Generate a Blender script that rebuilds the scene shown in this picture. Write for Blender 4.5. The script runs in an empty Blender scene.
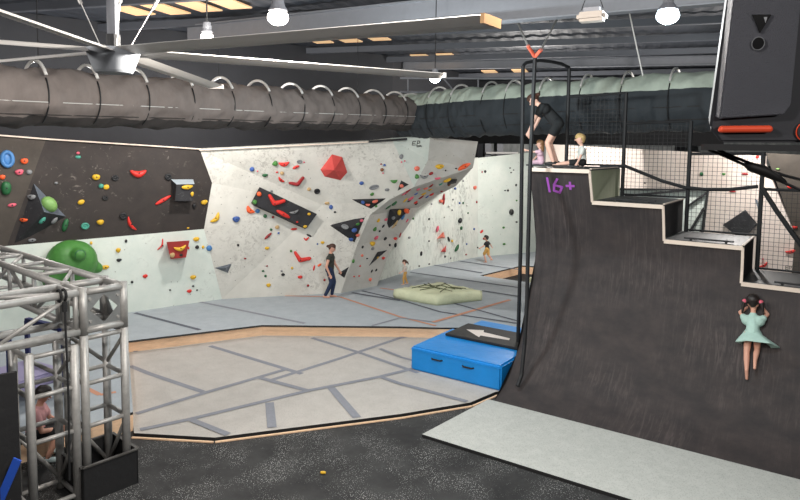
import bpy, bmesh, math, random
from mathutils import Vector, Matrix
from mathutils.bvhtree import BVHTree
from mathutils import noise
V=Vector
random.seed(7)
SC=bpy.context.scene; COL=SC.collection
# ---------------------------------------------------------------- camera model
f=650.;CX=400.;CY=198.;H=4.9;TH=math.atan(52/650.);RO=math.radians(.7)
CAM=V((0,0,H))
def ray(px,py):
    a=(px-CX)/f;b=-(py-CY)/f;c,s=math.cos(RO),math.sin(RO)
    a,b=a*c-b*s,a*s+b*c
    return V((a,math.cos(TH)+b*math.sin(TH),-math.sin(TH)+b*math.cos(TH)))
def G(px,py,z):                       # point of the horizontal plane z
    r=ray(px,py);return CAM+r*((z-H)/r.z)
def A(px,py,Y):                       # point at distance Y
    r=ray(px,py);return CAM+r*(Y/r.y)
def proj(P):
    d=P-CAM
    fw=V((0,math.cos(TH),-math.sin(TH)));up=V((0,math.sin(TH),math.cos(TH)))
    w=d.dot(fw);a=d.x/w;b=d.dot(up)/w;c,s=math.cos(RO),math.sin(RO)
    a,b=a*c+b*s,-a*s+b*c
    return CX+a*f,CY-b*f
cd=bpy.data.cameras.new('camera');cam=bpy.data.objects.new('camera',cd);COL.objects.link(cam)
cd.sensor_width=36;cd.lens=f*36/800;cd.shift_y=-52/800;cd.clip_end=200
cam.matrix_world=Matrix.Translation(CAM)@Matrix.Rotation(math.pi/2-TH,4,'X')@Matrix.Rotation(RO,4,'Z')
SC.camera=cam
SC.view_settings.view_transform='Standard';SC.view_settings.look='None'
SC.view_settings.gamma=1;SC.view_settings.use_curve_mapping=False;SC.view_settings.exposure=-1.1
# ---------------------------------------------------------------- materials
def lin(c):
    return tuple(((x/255)/12.92 if x/255<=.04045 else ((x/255+.055)/1.055)**2.4) for x in c)+(1,)
_m={}
def mat(name,rgb,rough=.6,metal=0,var=0,scale=6,rgb2=None,emit=0,bump=0,bscale=40,stretch=None):
    if name in _m:return _m[name]
    m=bpy.data.materials.new(name);m.use_nodes=True;nt=m.node_tree;N=nt.nodes;L=nt.links
    b=N['Principled BSDF'];b.inputs['Roughness'].default_value=rough;b.inputs['Metallic'].default_value=metal
    c=lin(rgb);b.inputs['Base Color'].default_value=c
    tc=N.new('ShaderNodeTexCoord');vec=tc.outputs['Object']
    if stretch:
        mp=N.new('ShaderNodeMapping');mp.inputs['Scale'].default_value=stretch;L.new(vec,mp.inputs[0]);vec=mp.outputs[0]
    if var or rgb2:
        n=N.new('ShaderNodeTexNoise');n.inputs['Scale'].default_value=scale;n.inputs['Detail'].default_value=8
        n.inputs['Roughness'].default_value=.65
        L.new(vec,n.inputs['Vector'])
        r=N.new('ShaderNodeValToRGB');r.color_ramp.elements[0].position=.33;r.color_ramp.elements[1].position=.68
        c2=lin(rgb2) if rgb2 else tuple(min(1,x*(1+var)) for x in c[:3])+(1,)
        c1=c if rgb2 else tuple(x*(1-var) for x in c[:3])+(1,)
        r.color_ramp.elements[0].color=c1;r.color_ramp.elements[1].color=c2
        L.new(n.outputs[0],r.inputs[0]);L.new(r.outputs[0],b.inputs['Base Color'])
    if bump:
        n2=N.new('ShaderNodeTexNoise');n2.inputs['Scale'].default_value=bscale;n2.inputs['Detail'].default_value=4
        L.new(vec,n2.inputs['Vector']);bp=N.new('ShaderNodeBump');bp.inputs['Strength'].default_value=bump
        bp.inputs['Distance'].default_value=.02
        L.new(n2.outputs[0],bp.inputs['Height']);L.new(bp.outputs[0],b.inputs['Normal'])
    if emit:
        b.inputs['Emission Color'].default_value=c;b.inputs['Emission Strength'].default_value=emit
    _m[name]=m;return m
def speckle(name,base,base2,spot,scale,thr,nscale,rough=.8,spot2=None,amt=1.0,bigscale=None,stretch=None):
    """noise-mottled surface with small voronoi dots"""
    m=mat(name,base,rough,0,0,nscale,base2,stretch=stretch);nt=m.node_tree;N=nt.nodes;L=nt.links
    b=N['Principled BSDF'];src=b.inputs['Base Color'].links[0].from_socket
    tc=N.new('ShaderNodeTexCoord');vo=N.new('ShaderNodeTexVoronoi');vo.inputs['Scale'].default_value=scale
    L.new(tc.outputs['Object'],vo.inputs['Vector'])
    lt=N.new('ShaderNodeMath');lt.operation='LESS_THAN';lt.inputs[1].default_value=thr;L.new(vo.outputs['Distance'],lt.inputs[0])
    last=lt.outputs[0]
    if bigscale:
        n=N.new('ShaderNodeTexNoise');n.inputs['Scale'].default_value=bigscale;n.inputs['Detail'].default_value=6
        L.new(tc.outputs['Object'],n.inputs['Vector'])
        r=N.new('ShaderNodeValToRGB');r.color_ramp.elements[0].position=.40;r.color_ramp.elements[1].position=.62
        L.new(n.outputs[0],r.inputs[0])
        mu=N.new('ShaderNodeMath');mu.operation='MULTIPLY';L.new(last,mu.inputs[0]);L.new(r.outputs[0],mu.inputs[1]);last=mu.outputs[0]
    am=N.new('ShaderNodeMath');am.operation='MULTIPLY';am.inputs[1].default_value=amt;L.new(last,am.inputs[0])
    mx=N.new('ShaderNodeMixRGB');L.new(am.outputs[0],mx.inputs[0]);L.new(src,mx.inputs[1]);mx.inputs[2].default_value=lin(spot)
    L.new(mx.outputs[0],b.inputs['Base Color'])
    return m
def chalk(name,base,base2,mark,nscale,mscale,lo,hi,dots=None,stretch=(1,1,1),amt=.5):
    """panel with scuffs or chalk (thin ridged noise) and optional bolt-hole dots"""
    m=mat(name,base,.75,0,0,nscale,base2);nt=m.node_tree;N=nt.nodes;L=nt.links
    b=N['Principled BSDF'];src=b.inputs['Base Color'].links[0].from_socket
    tc=N.new('ShaderNodeTexCoord');mp=N.new('ShaderNodeMapping');mp.inputs['Scale'].default_value=stretch
    L.new(tc.outputs['Object'],mp.inputs[0])
    n=N.new('ShaderNodeTexNoise');n.inputs['Scale'].default_value=mscale;n.inputs['Detail'].default_value=9;n.inputs['Roughness'].default_value=.7
    n.inputs['Distortion'].default_value=1.2
    L.new(mp.outputs[0],n.inputs['Vector'])
    r=N.new('ShaderNodeValToRGB');r.color_ramp.elements[0].position=lo;r.color_ramp.elements[1].position=hi
    L.new(n.outputs[0],r.inputs[0])
    n3=N.new('ShaderNodeTexNoise');n3.inputs['Scale'].default_value=.55;n3.inputs['Detail'].default_value=3;L.new(tc.outputs['Object'],n3.inputs['Vector'])
    r3=N.new('ShaderNodeValToRGB');r3.color_ramp.elements[0].position=.4;r3.color_ramp.elements[1].position=.65;L.new(n3.outputs[0],r3.inputs[0])
    m3=N.new('ShaderNodeMath');m3.operation='MULTIPLY';L.new(r.outputs[0],m3.inputs[0]);L.new(r3.outputs[0],m3.inputs[1])
    am=N.new('ShaderNodeMath');am.operation='MULTIPLY';am.inputs[1].default_value=amt;L.new(m3.outputs[0],am.inputs[0])
    mx=N.new('ShaderNodeMixRGB');L.new(am.outputs[0],mx.inputs[0]);L.new(src,mx.inputs[1]);mx.inputs[2].default_value=lin(mark)
    out=mx.outputs[0]
    if dots:
        vo=N.new('ShaderNodeTexVoronoi');vo.inputs['Scale'].default_value=4.5;vo.inputs['Randomness'].default_value=.75
        L.new(tc.outputs['Object'],vo.inputs['Vector'])
        lt=N.new('ShaderNodeMath');lt.operation='LESS_THAN';lt.inputs[1].default_value=.075;L.new(vo.outputs['Distance'],lt.inputs[0])
        a2=N.new('ShaderNodeMath');a2.operation='MULTIPLY';a2.inputs[1].default_value=.55;L.new(lt.outputs[0],a2.inputs[0])
        mx2=N.new('ShaderNodeMixRGB');L.new(a2.outputs[0],mx2.inputs[0]);L.new(out,mx2.inputs[1]);mx2.inputs[2].default_value=lin(dots);out=mx2.outputs[0]
    L.new(out,b.inputs['Base Color']);return m
M_wall=chalk('white_climbing_wall',(198,196,188),(216,214,206),(112,106,100),1.2,7,.50,.60,(80,80,78),amt=.5)
M_wallmint=chalk('pale_green_white_wall',(205,215,207),(222,228,220),(130,130,125),1.2,5,.55,.65,(90,95,90),amt=.3)
M_wallfar=chalk('far_streaked_wall',(205,212,204),(222,225,217),(110,112,108),1.4,5,.50,.60,(95,98,92),(1.5,1.5,.5),amt=.8)
M_wallshade=chalk('shaded_wall_panel',(176,174,168),(192,191,186),(110,108,105),1.2,5,.55,.65,(90,90,88),amt=.3)  # darker copy of the white wall; overhang shade put into the colour
M_pink=chalk('pinkish_white_wall',(214,198,188),(224,212,203),(150,140,135),1,5,.6,.7,(120,115,110),amt=.2)
M_black=chalk('black_ply_panel',(40,35,33),(54,47,44),(165,155,148),2,5,.60,.68,None,amt=.55)
M_blackb=chalk('brown_black_ply_panel',(60,54,48),(74,67,60),(150,142,135),2,5,.62,.70,None,amt=.4)
M_vol=chalk('black_volume_ply',(30,30,33),(44,44,48),(130,130,130),3,7,.57,.66,None,amt=.5)
M_volg=mat('grey_blue_gloss_ply',(92,100,110),.35,var=.15)
M_redvol=chalk('coral_red_volume',(196,66,62),(210,84,78),(235,190,180),3,6,.6,.7,None,amt=.5)
M_darkred=chalk('dark_red_volume',(140,38,36),(158,46,42),(220,170,160),3,6,.6,.7,None,amt=.4)
M_mat=speckle('grey_carpet_mat',(180,175,169),(190,185,179),(140,137,134),38,.28,3,.95,amt=.45)
M_matb=speckle('blue_grey_carpet_mat',(160,168,174),(172,179,184),(130,135,140),45,.22,3,.95,amt=.35)
M_seam=mat('grey_seam_strip',(136,138,146),.9,var=.08,scale=20)
M_seamd=mat('dark_seam_strip',(92,96,106),.9)
M_seamo=mat('bare_tan_seam',(196,142,116),.9)
M_ply=mat('plywood_edge',(246,206,170),.6,var=.1,scale=5,stretch=(1,1,6))
M_black_rub=mat('black_rubber_edge',(26,26,27),.8)
M_floor=speckle('black_speckled_rubber',(26,26,27),(58,58,58),(215,215,212),42,.24,1.3,.8,amt=.7,bigscale=2.5)
M_land=speckle('light_grey_landing_carpet',(180,182,177),(192,193,188),(140,141,138),38,.30,7,.95,amt=.5)
M_ramp=chalk('scuffed_dark_ramp',(42,38,39),(62,54,53),(116,104,102),2.2,3,.48,.66,None,(6,.45,1),amt=.36)
M_dark=mat('charcoal_ply',(40,40,42),.7,var=.15)
M_deck=mat('dark_teal_deck',(40,46,48),.5)
M_trim=mat('pale_ply_trim',(222,205,190),.6)
M_olive=mat('olive_ply_side',(158,162,134),.7,var=.1,scale=4,stretch=(8,8,1))
M_steel=mat('black_steel',(24,25,28),.65,0)
M_alu=mat('brushed_aluminium',(166,164,161),.45,.35,var=.12,scale=14)
M_alup=mat('aluminium_plate',(170,172,172),.45,.8,var=.1)
M_blackfab=mat('black_fabric',(24,24,26),.85,bump=.4,bscale=9)
M_hall=mat('charcoal_hall_wall',(42,43,47),.85,var=.15,scale=.8)
M_ceil=mat('dark_roof_sheet',(52,56,64),.7,var=.15,scale=1)
M_beam=mat('grey_painted_steel',(116,118,124),.55,var=.05)
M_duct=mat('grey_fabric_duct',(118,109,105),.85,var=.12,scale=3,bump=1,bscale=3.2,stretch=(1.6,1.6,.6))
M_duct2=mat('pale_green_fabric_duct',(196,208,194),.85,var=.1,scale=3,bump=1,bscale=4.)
M_ductlow=mat('shaded_duct_grey',(58,54,53),.85,bump=1,bscale=4)  # darkened copy of the grey duct; underside shade is in the colour
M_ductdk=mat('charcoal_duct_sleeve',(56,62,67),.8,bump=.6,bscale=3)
M_hoop=mat('pale_hoop',(205,203,200),.5)
M_blue=mat('royal_blue_vinyl',(18,136,216),.38,var=.06,scale=2,bump=.5,bscale=5)
M_blackv=mat('black_vinyl',(34,33,33),.6,bump=.3,bscale=6)
M_white=mat('white_paint',(225,215,208),.7)
M_sage=mat('sage_green_vinyl',(214,218,184),.6,var=.06,scale=3,bump=1,bscale=9)
M_purple=mat('purple_tape',(158,78,176),.7)
M_skin=mat('skin',(214,160,138),.6)
M_skinp=mat('pale_skin',(232,186,166),.6)
M_lamp=mat('lamp_lens',(255,244,230),.3,emit=40)
M_lampc=mat('cool_lamp_lens',(225,245,255),.3,emit=40)
M_uplit=mat('painted_roof_uplight',(238,196,148),.6,emit=.9)  # emission paints in up-light falling on the roof sheets
M_fan=mat('fan_blade_aluminium',(204,200,196),.5,.0)
M_hub=mat('silver_fan_drum',(150,154,160),.6,.1)
HC={'red':(214,48,40),'dark red':(150,30,34),'orange':(238,96,48),'yellow':(222,176,44),'black':(26,27,30),'grey':(128,130,132),
 'green':(70,128,58),'dark green':(36,96,56),'pale green':(122,164,92),'teal':(70,150,132),'blue':(58,92,160),'light blue':(70,124,180),
 'salmon':(226,116,96),'pink':(218,96,116),'tan':(196,164,116),'brown':(132,84,52),'white':(215,215,210)}
def hm(c):return mat(c.replace(' ','_')+'_resin',HC[c],.5,var=.1,scale=12)
# ---------------------------------------------------------------- builders
def rootloc(o):
    p=V((0,0,0))
    while o: p=p+V(o.location);o=o.parent
    return p
def obj(name,bm,m=None,parent=None,smooth=False,recalc=True):
    if recalc: bmesh.ops.recalc_face_normals(bm,faces=bm.faces[:])
    me=bpy.data.meshes.new(name);o=bpy.data.objects.new(name,me);COL.objects.link(o)
    if parent: o.parent=parent;off=rootloc(parent)
    else:
        c=[v.co for v in bm.verts];n=len(c)
        off=V((sum(v.x for v in c)/n,sum(v.y for v in c)/n,min(v.z for v in c)));o.location=off
    for v in bm.verts:v.co-=off
    if smooth:
        for fc in bm.faces:fc.smooth=True
    bm.to_mesh(me);bm.free()
    for q in (m if isinstance(m,(list,tuple)) else [m]):
        if q: me.materials.append(q)
    return o
def tag(o,label,cat,group=None,kind=None):
    o['label']=label;o['category']=cat
    if group:o['group']=group
    if kind:o['kind']=kind
    return o
def struct(name,bm,m,parent=None,label=None):
    o=obj(name,bm,m,parent)
    if not parent:
        o['kind']='structure'
        if label:o['label']=label
    return o
def thing(name,label,cat,loc,group=None):
    o=bpy.data.objects.new(name,None);COL.objects.link(o);o.location=loc;o.empty_display_size=.1
    return tag(o,label,cat,group)
def NB():return bmesh.new()
def box(bm,c,s,rz=0,ax=None,mi=0):
    """box centre c, size s, rotated about z or with axes ax=(x,y,z)"""
    if ax is None:
        cc,ss=math.cos(rz),math.sin(rz);ax=(V((cc,ss,0)),V((-ss,cc,0)),V((0,0,1)))
    vs=[]
    for k in (-.5,.5):
        for j in (-.5,.5):
            for i in (-.5,.5):
                vs.append(bm.verts.new(V(c)+ax[0]*i*s[0]+ax[1]*j*s[1]+ax[2]*k*s[2]))
    for q in ((0,1,3,2),(4,6,7,5),(0,4,5,1),(2,3,7,6),(0,2,6,4),(1,5,7,3)):
        bm.faces.new([vs[i] for i in q]).material_index=mi
    return bm
def perp(d):
    d=d.normalized();a=V((0,0,1)) if abs(d.z)<.9 else V((1,0,0))
    x=d.cross(a).normalized();return x,d.cross(x).normalized()
def bar(bm,p,q,w,h,up=V((0,0,1)),mi=0):
    p,q=V(p),V(q);d=(q-p);L=d.length;d=d/L
    x=d.cross(up)
    if x.length<1e-3:x=d.cross(V((1,0,0)))
    x.normalize();y=x.cross(d)
    return box(bm,(p+q)/2,(w,h,L),ax=(x,y,d),mi=mi)
def tube(bm,pts,r,n=10,closed=False,caps=True):
    pts=[V(p) for p in pts];rings=[]
    m=len(pts);px=None
    for i,p in enumerate(pts):
        if closed: d=pts[(i+1)%m]-pts[i-1]
        else: d=pts[min(i+1,m-1)]-pts[max(i-1,0)]
        d.normalize()
        if px is None: x,_=perp(d)
        else: x=(px-d*px.dot(d)).normalized()
        px=x;y=d.cross(x);rr=r[i] if isinstance(r,(list,tuple)) else r
        rings.append([bm.verts.new(p+(x*math.cos(t)+y*math.sin(t))*rr) for t in [2*math.pi*k/n for k in range(n)]])
    R=list(zip(rings,rings[1:]))
    if closed:R.append((rings[-1],rings[0]))
    for a,b in R:
        for k in range(n):bm.faces.new((a[k],a[(k+1)%n],b[(k+1)%n],b[k]))
    if caps and not closed:
        bm.faces.new(rings[0][::-1]);bm.faces.new(rings[-1])
    return bm
def prism(bm,poly,off,mi=0,mside=None):
    """closed solid: polygon poly (points) and its copy displaced by off"""
    a=[bm.verts.new(V(p)) for p in poly];b=[bm.verts.new(V(p)+off) for p in poly];n=len(a)
    bm.faces.new(a).material_index=mi;bm.faces.new(b[::-1]).material_index=mi
    for i in range(n):bm.faces.new((a[i],b[i],b[(i+1)%n],a[(i+1)%n])).material_index=mi if mside is None else mside
    return bm
def ell(bm,c,r,ax=None,sub=2,bend=0,noise=0,seed=0):
    ax=ax or (V((1,0,0)),V((0,1,0)),V((0,0,1)));rnd=random.Random(seed)
    ret=bmesh.ops.create_icosphere(bm,subdivisions=sub,radius=1)
    ph=[rnd.uniform(0,6) for _ in range(3)]
    for v in ret['verts']:
        x,y,z=v.co;k=1+noise*(math.sin(3*x+ph[0])+math.sin(4*y+ph[1])+math.sin(3*z+ph[2]))/3
        x,y,z=x*k*r[0],y*k*r[1],z*k*r[2]
        y+=bend*(x*x/r[0]-r[0]*.4)
        v.co=V(c)+ax[0]*x+ax[1]*y+ax[2]*z
    return bm
def capsule(bm,p,q,r1,r2,sub=2,flat=None):
    p,q=V(p),V(q)
    t=bmesh.new()
    for c,r in ((p,r1),(q,r2)):
        rt=bmesh.ops.create_icosphere(t,subdivisions=sub,radius=1)
        for v in rt['verts']:
            o=v.co*r
            if flat: o=o+flat[0]*(o.dot(flat[0])*(flat[1]-1))
            v.co=c+o
    h=bmesh.ops.convex_hull(t,input=t.verts[:])
    bmesh.ops.delete(t,geom=[e for e in h['geom_interior'] if isinstance(e,bmesh.types.BMVert)],context='VERTS')
    me=bpy.data.meshes.new('tmp');t.to_mesh(me);t.free();bm.from_mesh(me);bpy.data.meshes.remove(me)
    return bm
# ================================================================ HALL SHELL
e1=V((.955,-.296,0));e2=V((.296,.955,0));CZ=8.0
def hall(a,b,z=0):return e1*a+e2*b+V((0,0,z))
bm=NB();prism(bm,[hall(-17,-5,-.2),hall(17,-5,-.2),hall(17,31,-.2),hall(-17,31,-.2)],V((0,0,.2)))
struct('floor',bm,M_floor)
for nm,a,b,c,d in (('wall_left',-17.2,-17,-5,31),('wall_right',17,17.2,-5,31)):
    bm=NB();prism(bm,[hall(a,c),hall(b,c),hall(b,d),hall(a,d)],V((0,0,8.3)));struct(nm,bm,M_hall)
bm=NB();prism(bm,[hall(-17.2,31),hall(17.2,31),hall(17.2,31.2),hall(-17.2,31.2)],V((0,0,8.3)));struct('wall_back',bm,M_hall)
bm=NB();prism(bm,[hall(-17.2,-5.2),hall(17.2,-5.2),hall(17.2,-5),hall(-17.2,-5)],V((0,0,8.3)));struct('wall_front',bm,M_hall)
# corrugated roof
bm=NB();n=340;top=[];bot=[]
for i in range(n+1):
    a=-17.2+34.4*i/n;z=CZ+(.02 if (i//2)%2 else 0)
    bot.append((bm.verts.new(hall(a,-5.2,z)),bm.verts.new(hall(a,31.2,z))))
    top.append((bm.verts.new(hall(a,-5.2,z+.08)),bm.verts.new(hall(a,31.2,z+.08))))
for i in range(n):
    for L_ in (bot,top): bm.faces.new((L_[i][0],L_[i][1],L_[i+1][1],L_[i+1][0]))
struct('ceiling',bm,M_ceil)
# purlins and rafters
def purl(b0,z=CZ-.14,w=.07,h=.16,a0=-16.8,a1=16.8):
    bm=NB();bar(bm,hall(a0,b0,z),hall(a1,b0,z),w,h);bar(bm,hall(a0,b0+.05,z-h/2),hall(a1,b0+.05,z-h/2),.14,.02)
    return bm
for i,b0 in enumerate([4,6.5,9,11.5,14,16.5,19,21.5,24,27]):
    tag(obj('roof_purlin',purl(b0),mat('purlin_steel',(78,81,88),.6)),'grey steel purlin under the dark roof, number %s'%'x','roof beam','purlins under the roof')
for o in COL.objects:
    if o.name.startswith('roof_purlin'):o['label']='thin grey steel purlin running across beneath the dark roof'
def ibeam(p,q,h,w):
    bm=NB();bar(bm,p,q,.03,h)
    for s in (-1,1):bar(bm,V(p)+V((0,0,s*h/2)),V(q)+V((0,0,s*h/2)),w,.03)
    return bm
p=G(188,49,7.25);q=G(735,3,7.25);q=p+(q-p)*1.3
o=obj('roof_beam',ibeam(p+V((0,0,.28)),q+V((0,0,.28)),.54,.24),M_beam);tag(o,'deep pale grey roof beam crossing behind the long fan blades','roof beam')
p=G(395,70,7.6);q=G(725,65,7.6);d=q-p
o=obj('roof_beam',ibeam(p-d*.05+V((0,0,.15)),q+d*.25+V((0,0,.15)),.27,.2),M_beam);tag(o,'shallower grey roof beam farther back, above the pale duct','roof beam')
# open web framing far behind
t=thing('roof_truss','light steel lattice frame under the roof above the pale duct','roof truss',A(500,95,19))
for yy in (78,92):
    obj('chord',tube(NB(),[A(400,yy,20),A(700,yy+1,18.5)],.035,8),M_beam,t)
for i in range(9):
    px=408+i*35
    obj('web_bar',tube(NB(),[A(px,78,20-(px-400)/200),A(px+(12 if i%2 else 0),92,20-(px-400)/200)],.025,6),M_beam,t)
# glowing patches that paint in up-light on the roof sheets
for lab,pts in (('painted warm up-light on roof sheet at the upper left, above the fan',[(130,10),(166,9),(198,6),(228,3)]),
            ('painted warm up-light on roof sheet beyond the deep roof beam',[(318,40),(347,39),(376,37)]),
            ('small painted up-light patch on roof near the left end of the far beam',[(422,57),(447,56)]),
            ('painted warm up-light on roof sheet far back behind the lattice frame',[(490,72),(520,71)])):
    for (x,y) in pts:
        c=G(x,y,CZ-.04)
        o=obj('uplit_roof_patch',box(NB(),c,(.55,1.1,.03),ax=(e1,e2,V((0,0,1)))),M_uplit)
        tag(o,lab,'painted_uplight',lab.split(' at ')[0]+' '+str(pts[0][0]) if 0 else 'skylight sheets '+('above the fan' if x<240 else 'past the deep beam' if x<380 else 'at the far beam' if x<450 else 'behind the lattice'))
# grey weathered upper wall at far right with steel column
def vquad(bm,p,q,z0,z1,th=.08,mi=0):
    p,q=V(p),V(q);p.z=q.z=z0;d=(q-p).normalized();nn=V((-d.y,d.x,0))
    prism(bm,[p,q,q+nn*th,p+nn*th],V((0,0,z1-z0)),mi);return bm
M_weath=mat('weathered_grey_cladding',(92,98,100),.8,rgb2=(150,152,150),scale=3,stretch=(1,1,.3))
o=struct('wall_cladding',vquad(NB(),A(484,140,28.9),A(860,140,24.5),4.3,5.75),M_weath);o.name='wall_back_cladding'
for x,Y,l in ((488,28.3,'pale steel column beside the dark gap at the boulder prow'),(500,28.2,'pale steel column just right of the boulder prow gap'),(681,26,'dark steel column seen through the safety mesh')):
    P=A(x,140,Y);bm=NB();box(bm,V((P.x,P.y,3.0)),(.10 if x<600 else .3,.14,6.0))
    for s in (-1,1):box(bm,V((P.x,P.y+s*.09,3.0)),(.26 if x<600 else .4,.02,6.0))
    tag(obj('steel_column',bm,M_beam if x<600 else M_steel),l,'column')
bm=NB();tube(bm,[A(486,153,28),A(518,153,28)],.05);tag(obj('steel_rail',bm,M_hoop),'short pale steel rail above the far white wall','rail')
# ================================================================ MATS
ZU=.33;ZL=.06
_sc=[0]
def seam(bm,pts,z,w,mi):
    for (a,b) in zip(pts,pts[1:]):
        p=G(a[0],a[1],z);q=G(b[0],b[1],z);d=(q-p).normalized();nn=V((-d.y,d.x,0))*w/2
        _sc[0]=(_sc[0]+1)%23;vs=[bm.verts.new(v+V((0,0,.003+_sc[0]*.0005))) for v in (p+nn,q+nn,q-nn,p-nn)]
        bm.faces.new(vs).material_index=mi
# lower mat
low=[G(134,433,ZL),G(215,437.5,ZL),G(400,414,ZL),G(470,402.5,ZL),G(495,392,ZL),V((2.75,13.0,ZL)),V((4.2,15.2,ZL)),V((3.6,16.6,ZL)),G(262,325,ZL)+V((0,.0,0)),V((-6.1,14.9,ZL)),V((-6.6,13.0,ZL)),V((-6.4,11.6,ZL))]
low=[G(134,433,ZL),G(215,437.5,ZL),G(400,414,ZL),G(470,402.5,ZL),G(495,392,ZL),V((2.75,13.0,ZL)),V((4.2,15.2,ZL)),V((3.6,16.4,ZL)),V((.04,16.25,ZL)),V((-3.46,16.2,ZL)),V((-6.3,14.75,ZL))]
bm=NB();prism(bm,[v-V((0,0,ZL-.001)) for v in low],V((0,0,ZL-.001)),0,3)
for pts,w in (([(130,366),(150,374),(203,392)],.13),([(210,346),(302,374)],.13),([(272,380),(340,358.5),(400,338),(418,334)],.12),([(312,338),(360,353),(418,373)],.12),
    ([(136,414),(205,393),(286,369.5)],.12),([(258,377.5),(308,391)],.13),([(140,430),(190,419.5),(308,391),(380,377),(425,366)],.12),([(269.5,403),(272,428)],.16),
    ([(331,388),(357,418)],.16),([(380,377),(400,384),(467,402)],.12),([(192,420.5),(228,435)],.13),([(130,348),(136,352)],.1),([(380,349),(400,357),(415,361)],.1)):
    seam(bm,pts,ZL,w,2)
o=obj('padded_floor_mat',bm,[M_mat,M_ply,M_seam,M_black_rub]);tag(o,'lower pale grey carpeted floor mat with darker seam strips, nearest the camera','floor mat')
bm=NB()
fr=[low[0],low[1],low[2],low[3],low[4]]
for z,w,hh in ((.012,.05,.022),):
    for a,b in zip(fr,fr[1:]):
        d=(b-a).normalized();nn=V((d.y,-d.x,0))
        bar(bm,a+nn*.07-V((0,0,ZL-.014)),b+nn*.07-V((0,0,ZL-.014)),.035,.022)
o=obj('edge_batten',bm,M_ply);tag(o,'thin plywood batten along the front edge of lower mat','batten')
# upper mats: polygons in world, with a pit
L0=V((-8.6,16.1,0));
wl=[G(125,313,ZU),G(222,299,ZU)]
wd=(wl[1]-wl[0]).normalized();wn=V((-wd.y,wd.x,0))
def zz(p,z):return V((p[0],p[1],z))
pit=[G(480,275.5,ZU),G(522,265.5,ZU),G(560,268,ZU),G(540,284,ZU)]
B=[wl[0]-wd*7,wl[0],wl[1],G(330,293,ZU),G(345,292,ZU),G(371,283,ZU),G(415,268.7,ZU),G(478,257,ZU),G(540,251,ZU),V((12,31,ZU))]
front=[G(128,341,ZU),G(262,325,ZU),G(400,326.5,ZU),G(440,327.5,ZU)]
polyL=[B[0],B[1],front[0],G(133,412,ZU),G(85,425,ZU),G(0,448,ZU),G(-160,470,ZU)]
polyM=[front[0],front[1],front[2],front[3],V((3.9,16.2,ZU)),V((14,9.6,ZU)),V((22,16,ZU)),B[9],B[8],B[7],B[6],B[5],B[4],B[3],B[2],B[1]]
def mats(name,poly,hole,seams,label):
    bm=NB()
    # top via triangle fill, with hole
    def loop(ps,z):
        vs=[bm.verts.new(zz(p,z)) for p in ps];es=[bm.edges.new((vs[i],vs[(i+1)%len(vs)])) for i in range(len(vs))];return vs,es
    vs,es=loop(poly,ZU);hv,he=([],[])
    if hole:hv,he=loop(hole,ZU)
    bmesh.ops.triangle_fill(bm,use_beauty=True,use_dissolve=False,edges=es+he)
    for f_ in bm.faces:
        if f_.normal.z<0:f_.normal_flip()
    for ring in (vs,hv):
        n=len(ring)
        if n:
            lo=[bm.verts.new(zz(v.co,.001)) for v in ring]
            hi=[bm.verts.new(zz(v.co,ZU-.045)) for v in ring]
            for i in range(n):
                j=(i+1)%n
                bm.faces.new((ring[i],hi[i],hi[j],ring[j])).material_index=3
                bm.faces.new((hi[i],lo[i],lo[j],hi[j])).material_index=1
    for pts,w,mi in seams: seam(bm,pts,ZU,w,mi)
    return tag(obj(name,bm,[M_matb,M_ply,M_seam,M_black_rub,M_seamd,M_seamo],recalc=False),label,'floor mat')
mats('padded_floor_mat',polyL,None,[([(100,395),(116,392)],.1,5),([(86,388),(100,395)],.1,5)],'raised grey floor mat on the left behind the aluminium truss towers')
mats('padded_floor_mat',polyM,pit,[([(135,313),(200,330)],.12,4),([(200,302),(305,323.5)],.12,2),([(130,342),(262,326),(400,327.5),(438,328.5)],.07,3),
  ([(285,296),(340,297),(400,317),(436,326)],.09,5),([(372,326),(400,318),(433,322)],.08,2),([(362,291),(400,300),(440,312),(520,324)],.09,4),
  ([(433,322.5),(510,300)],.12,5),([(452,303),(520,322)],.08,4),([(410,272.5),(520,288)],.1,4),([(432,265),(482,273)],.1,4),([(458,261),(520,270)],.1,4),([(352,293),(400,301)],.1,4),
  ([(482,291),(520,297)],.1,4),([(380,288),(402,291)],.1,5)],'raised blue-grey floor mat spreading along the boulder walls')
bm=NB();prism(bm,[zz(p,.002) for p in pit],V((0,0,.006)));tag(obj('pit_floor',bm,M_black_rub),'dark rubber floor of the sunken gap by the ramp post','floor patch')
# ================================================================ LEFT CLIMBING WALL
BV=[]   # (verts, polys) for hold raycasts
def facets(bm,faces,th=.12,mi=0):
    """thick panels: each polygon displaced away from the viewer"""
    for ps in faces:
        ps=[V(p) for p in ps];c=sum(ps,V())/len(ps)
        nn=(ps[1]-ps[0]).cross(ps[2]-ps[0]).normalized()
        if nn.dot(CAM-c)<0:nn=-nn
        prism(bm,ps,-nn*th,mi);BV.append(ps)
    return bm
Wb=V((wl[1].x,wl[1].y,0))
def WL(px,py,off=0):
    """pixel -> left wall plane moved 'off' towards the viewer"""
    nn=-wn;pl=V((wl[0].x,wl[0].y,0))+nn*off;r=ray(px,py);t=(pl-CAM).dot(nn)/r.dot(nn);return CAM+r*t
def onl(P,dz):return P
far0=WL(-70,131);
t=thing('climbing_wall','left climbing wall with black upper panels over a white lower face','climbing wall',wl[0])
pL=[WL(-75,130),WL(46,139.5),WL(7,246),WL(-75,252)]
pR=[WL(46,139.5),WL(200,149.5),WL(212,183),WL(204,229),WL(7,246)]
obj('black_panel',facets(NB(),[pR]),M_black,t)
obj('brown_black_panel',facets(NB(),[pL]),M_blackb,t)
w0=WL(-75,252);w1=WL(7,246);w2=WL(204,229)
bse0=zz(WL(-75,346),ZU);bse1=zz(wl[1],ZU)
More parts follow.
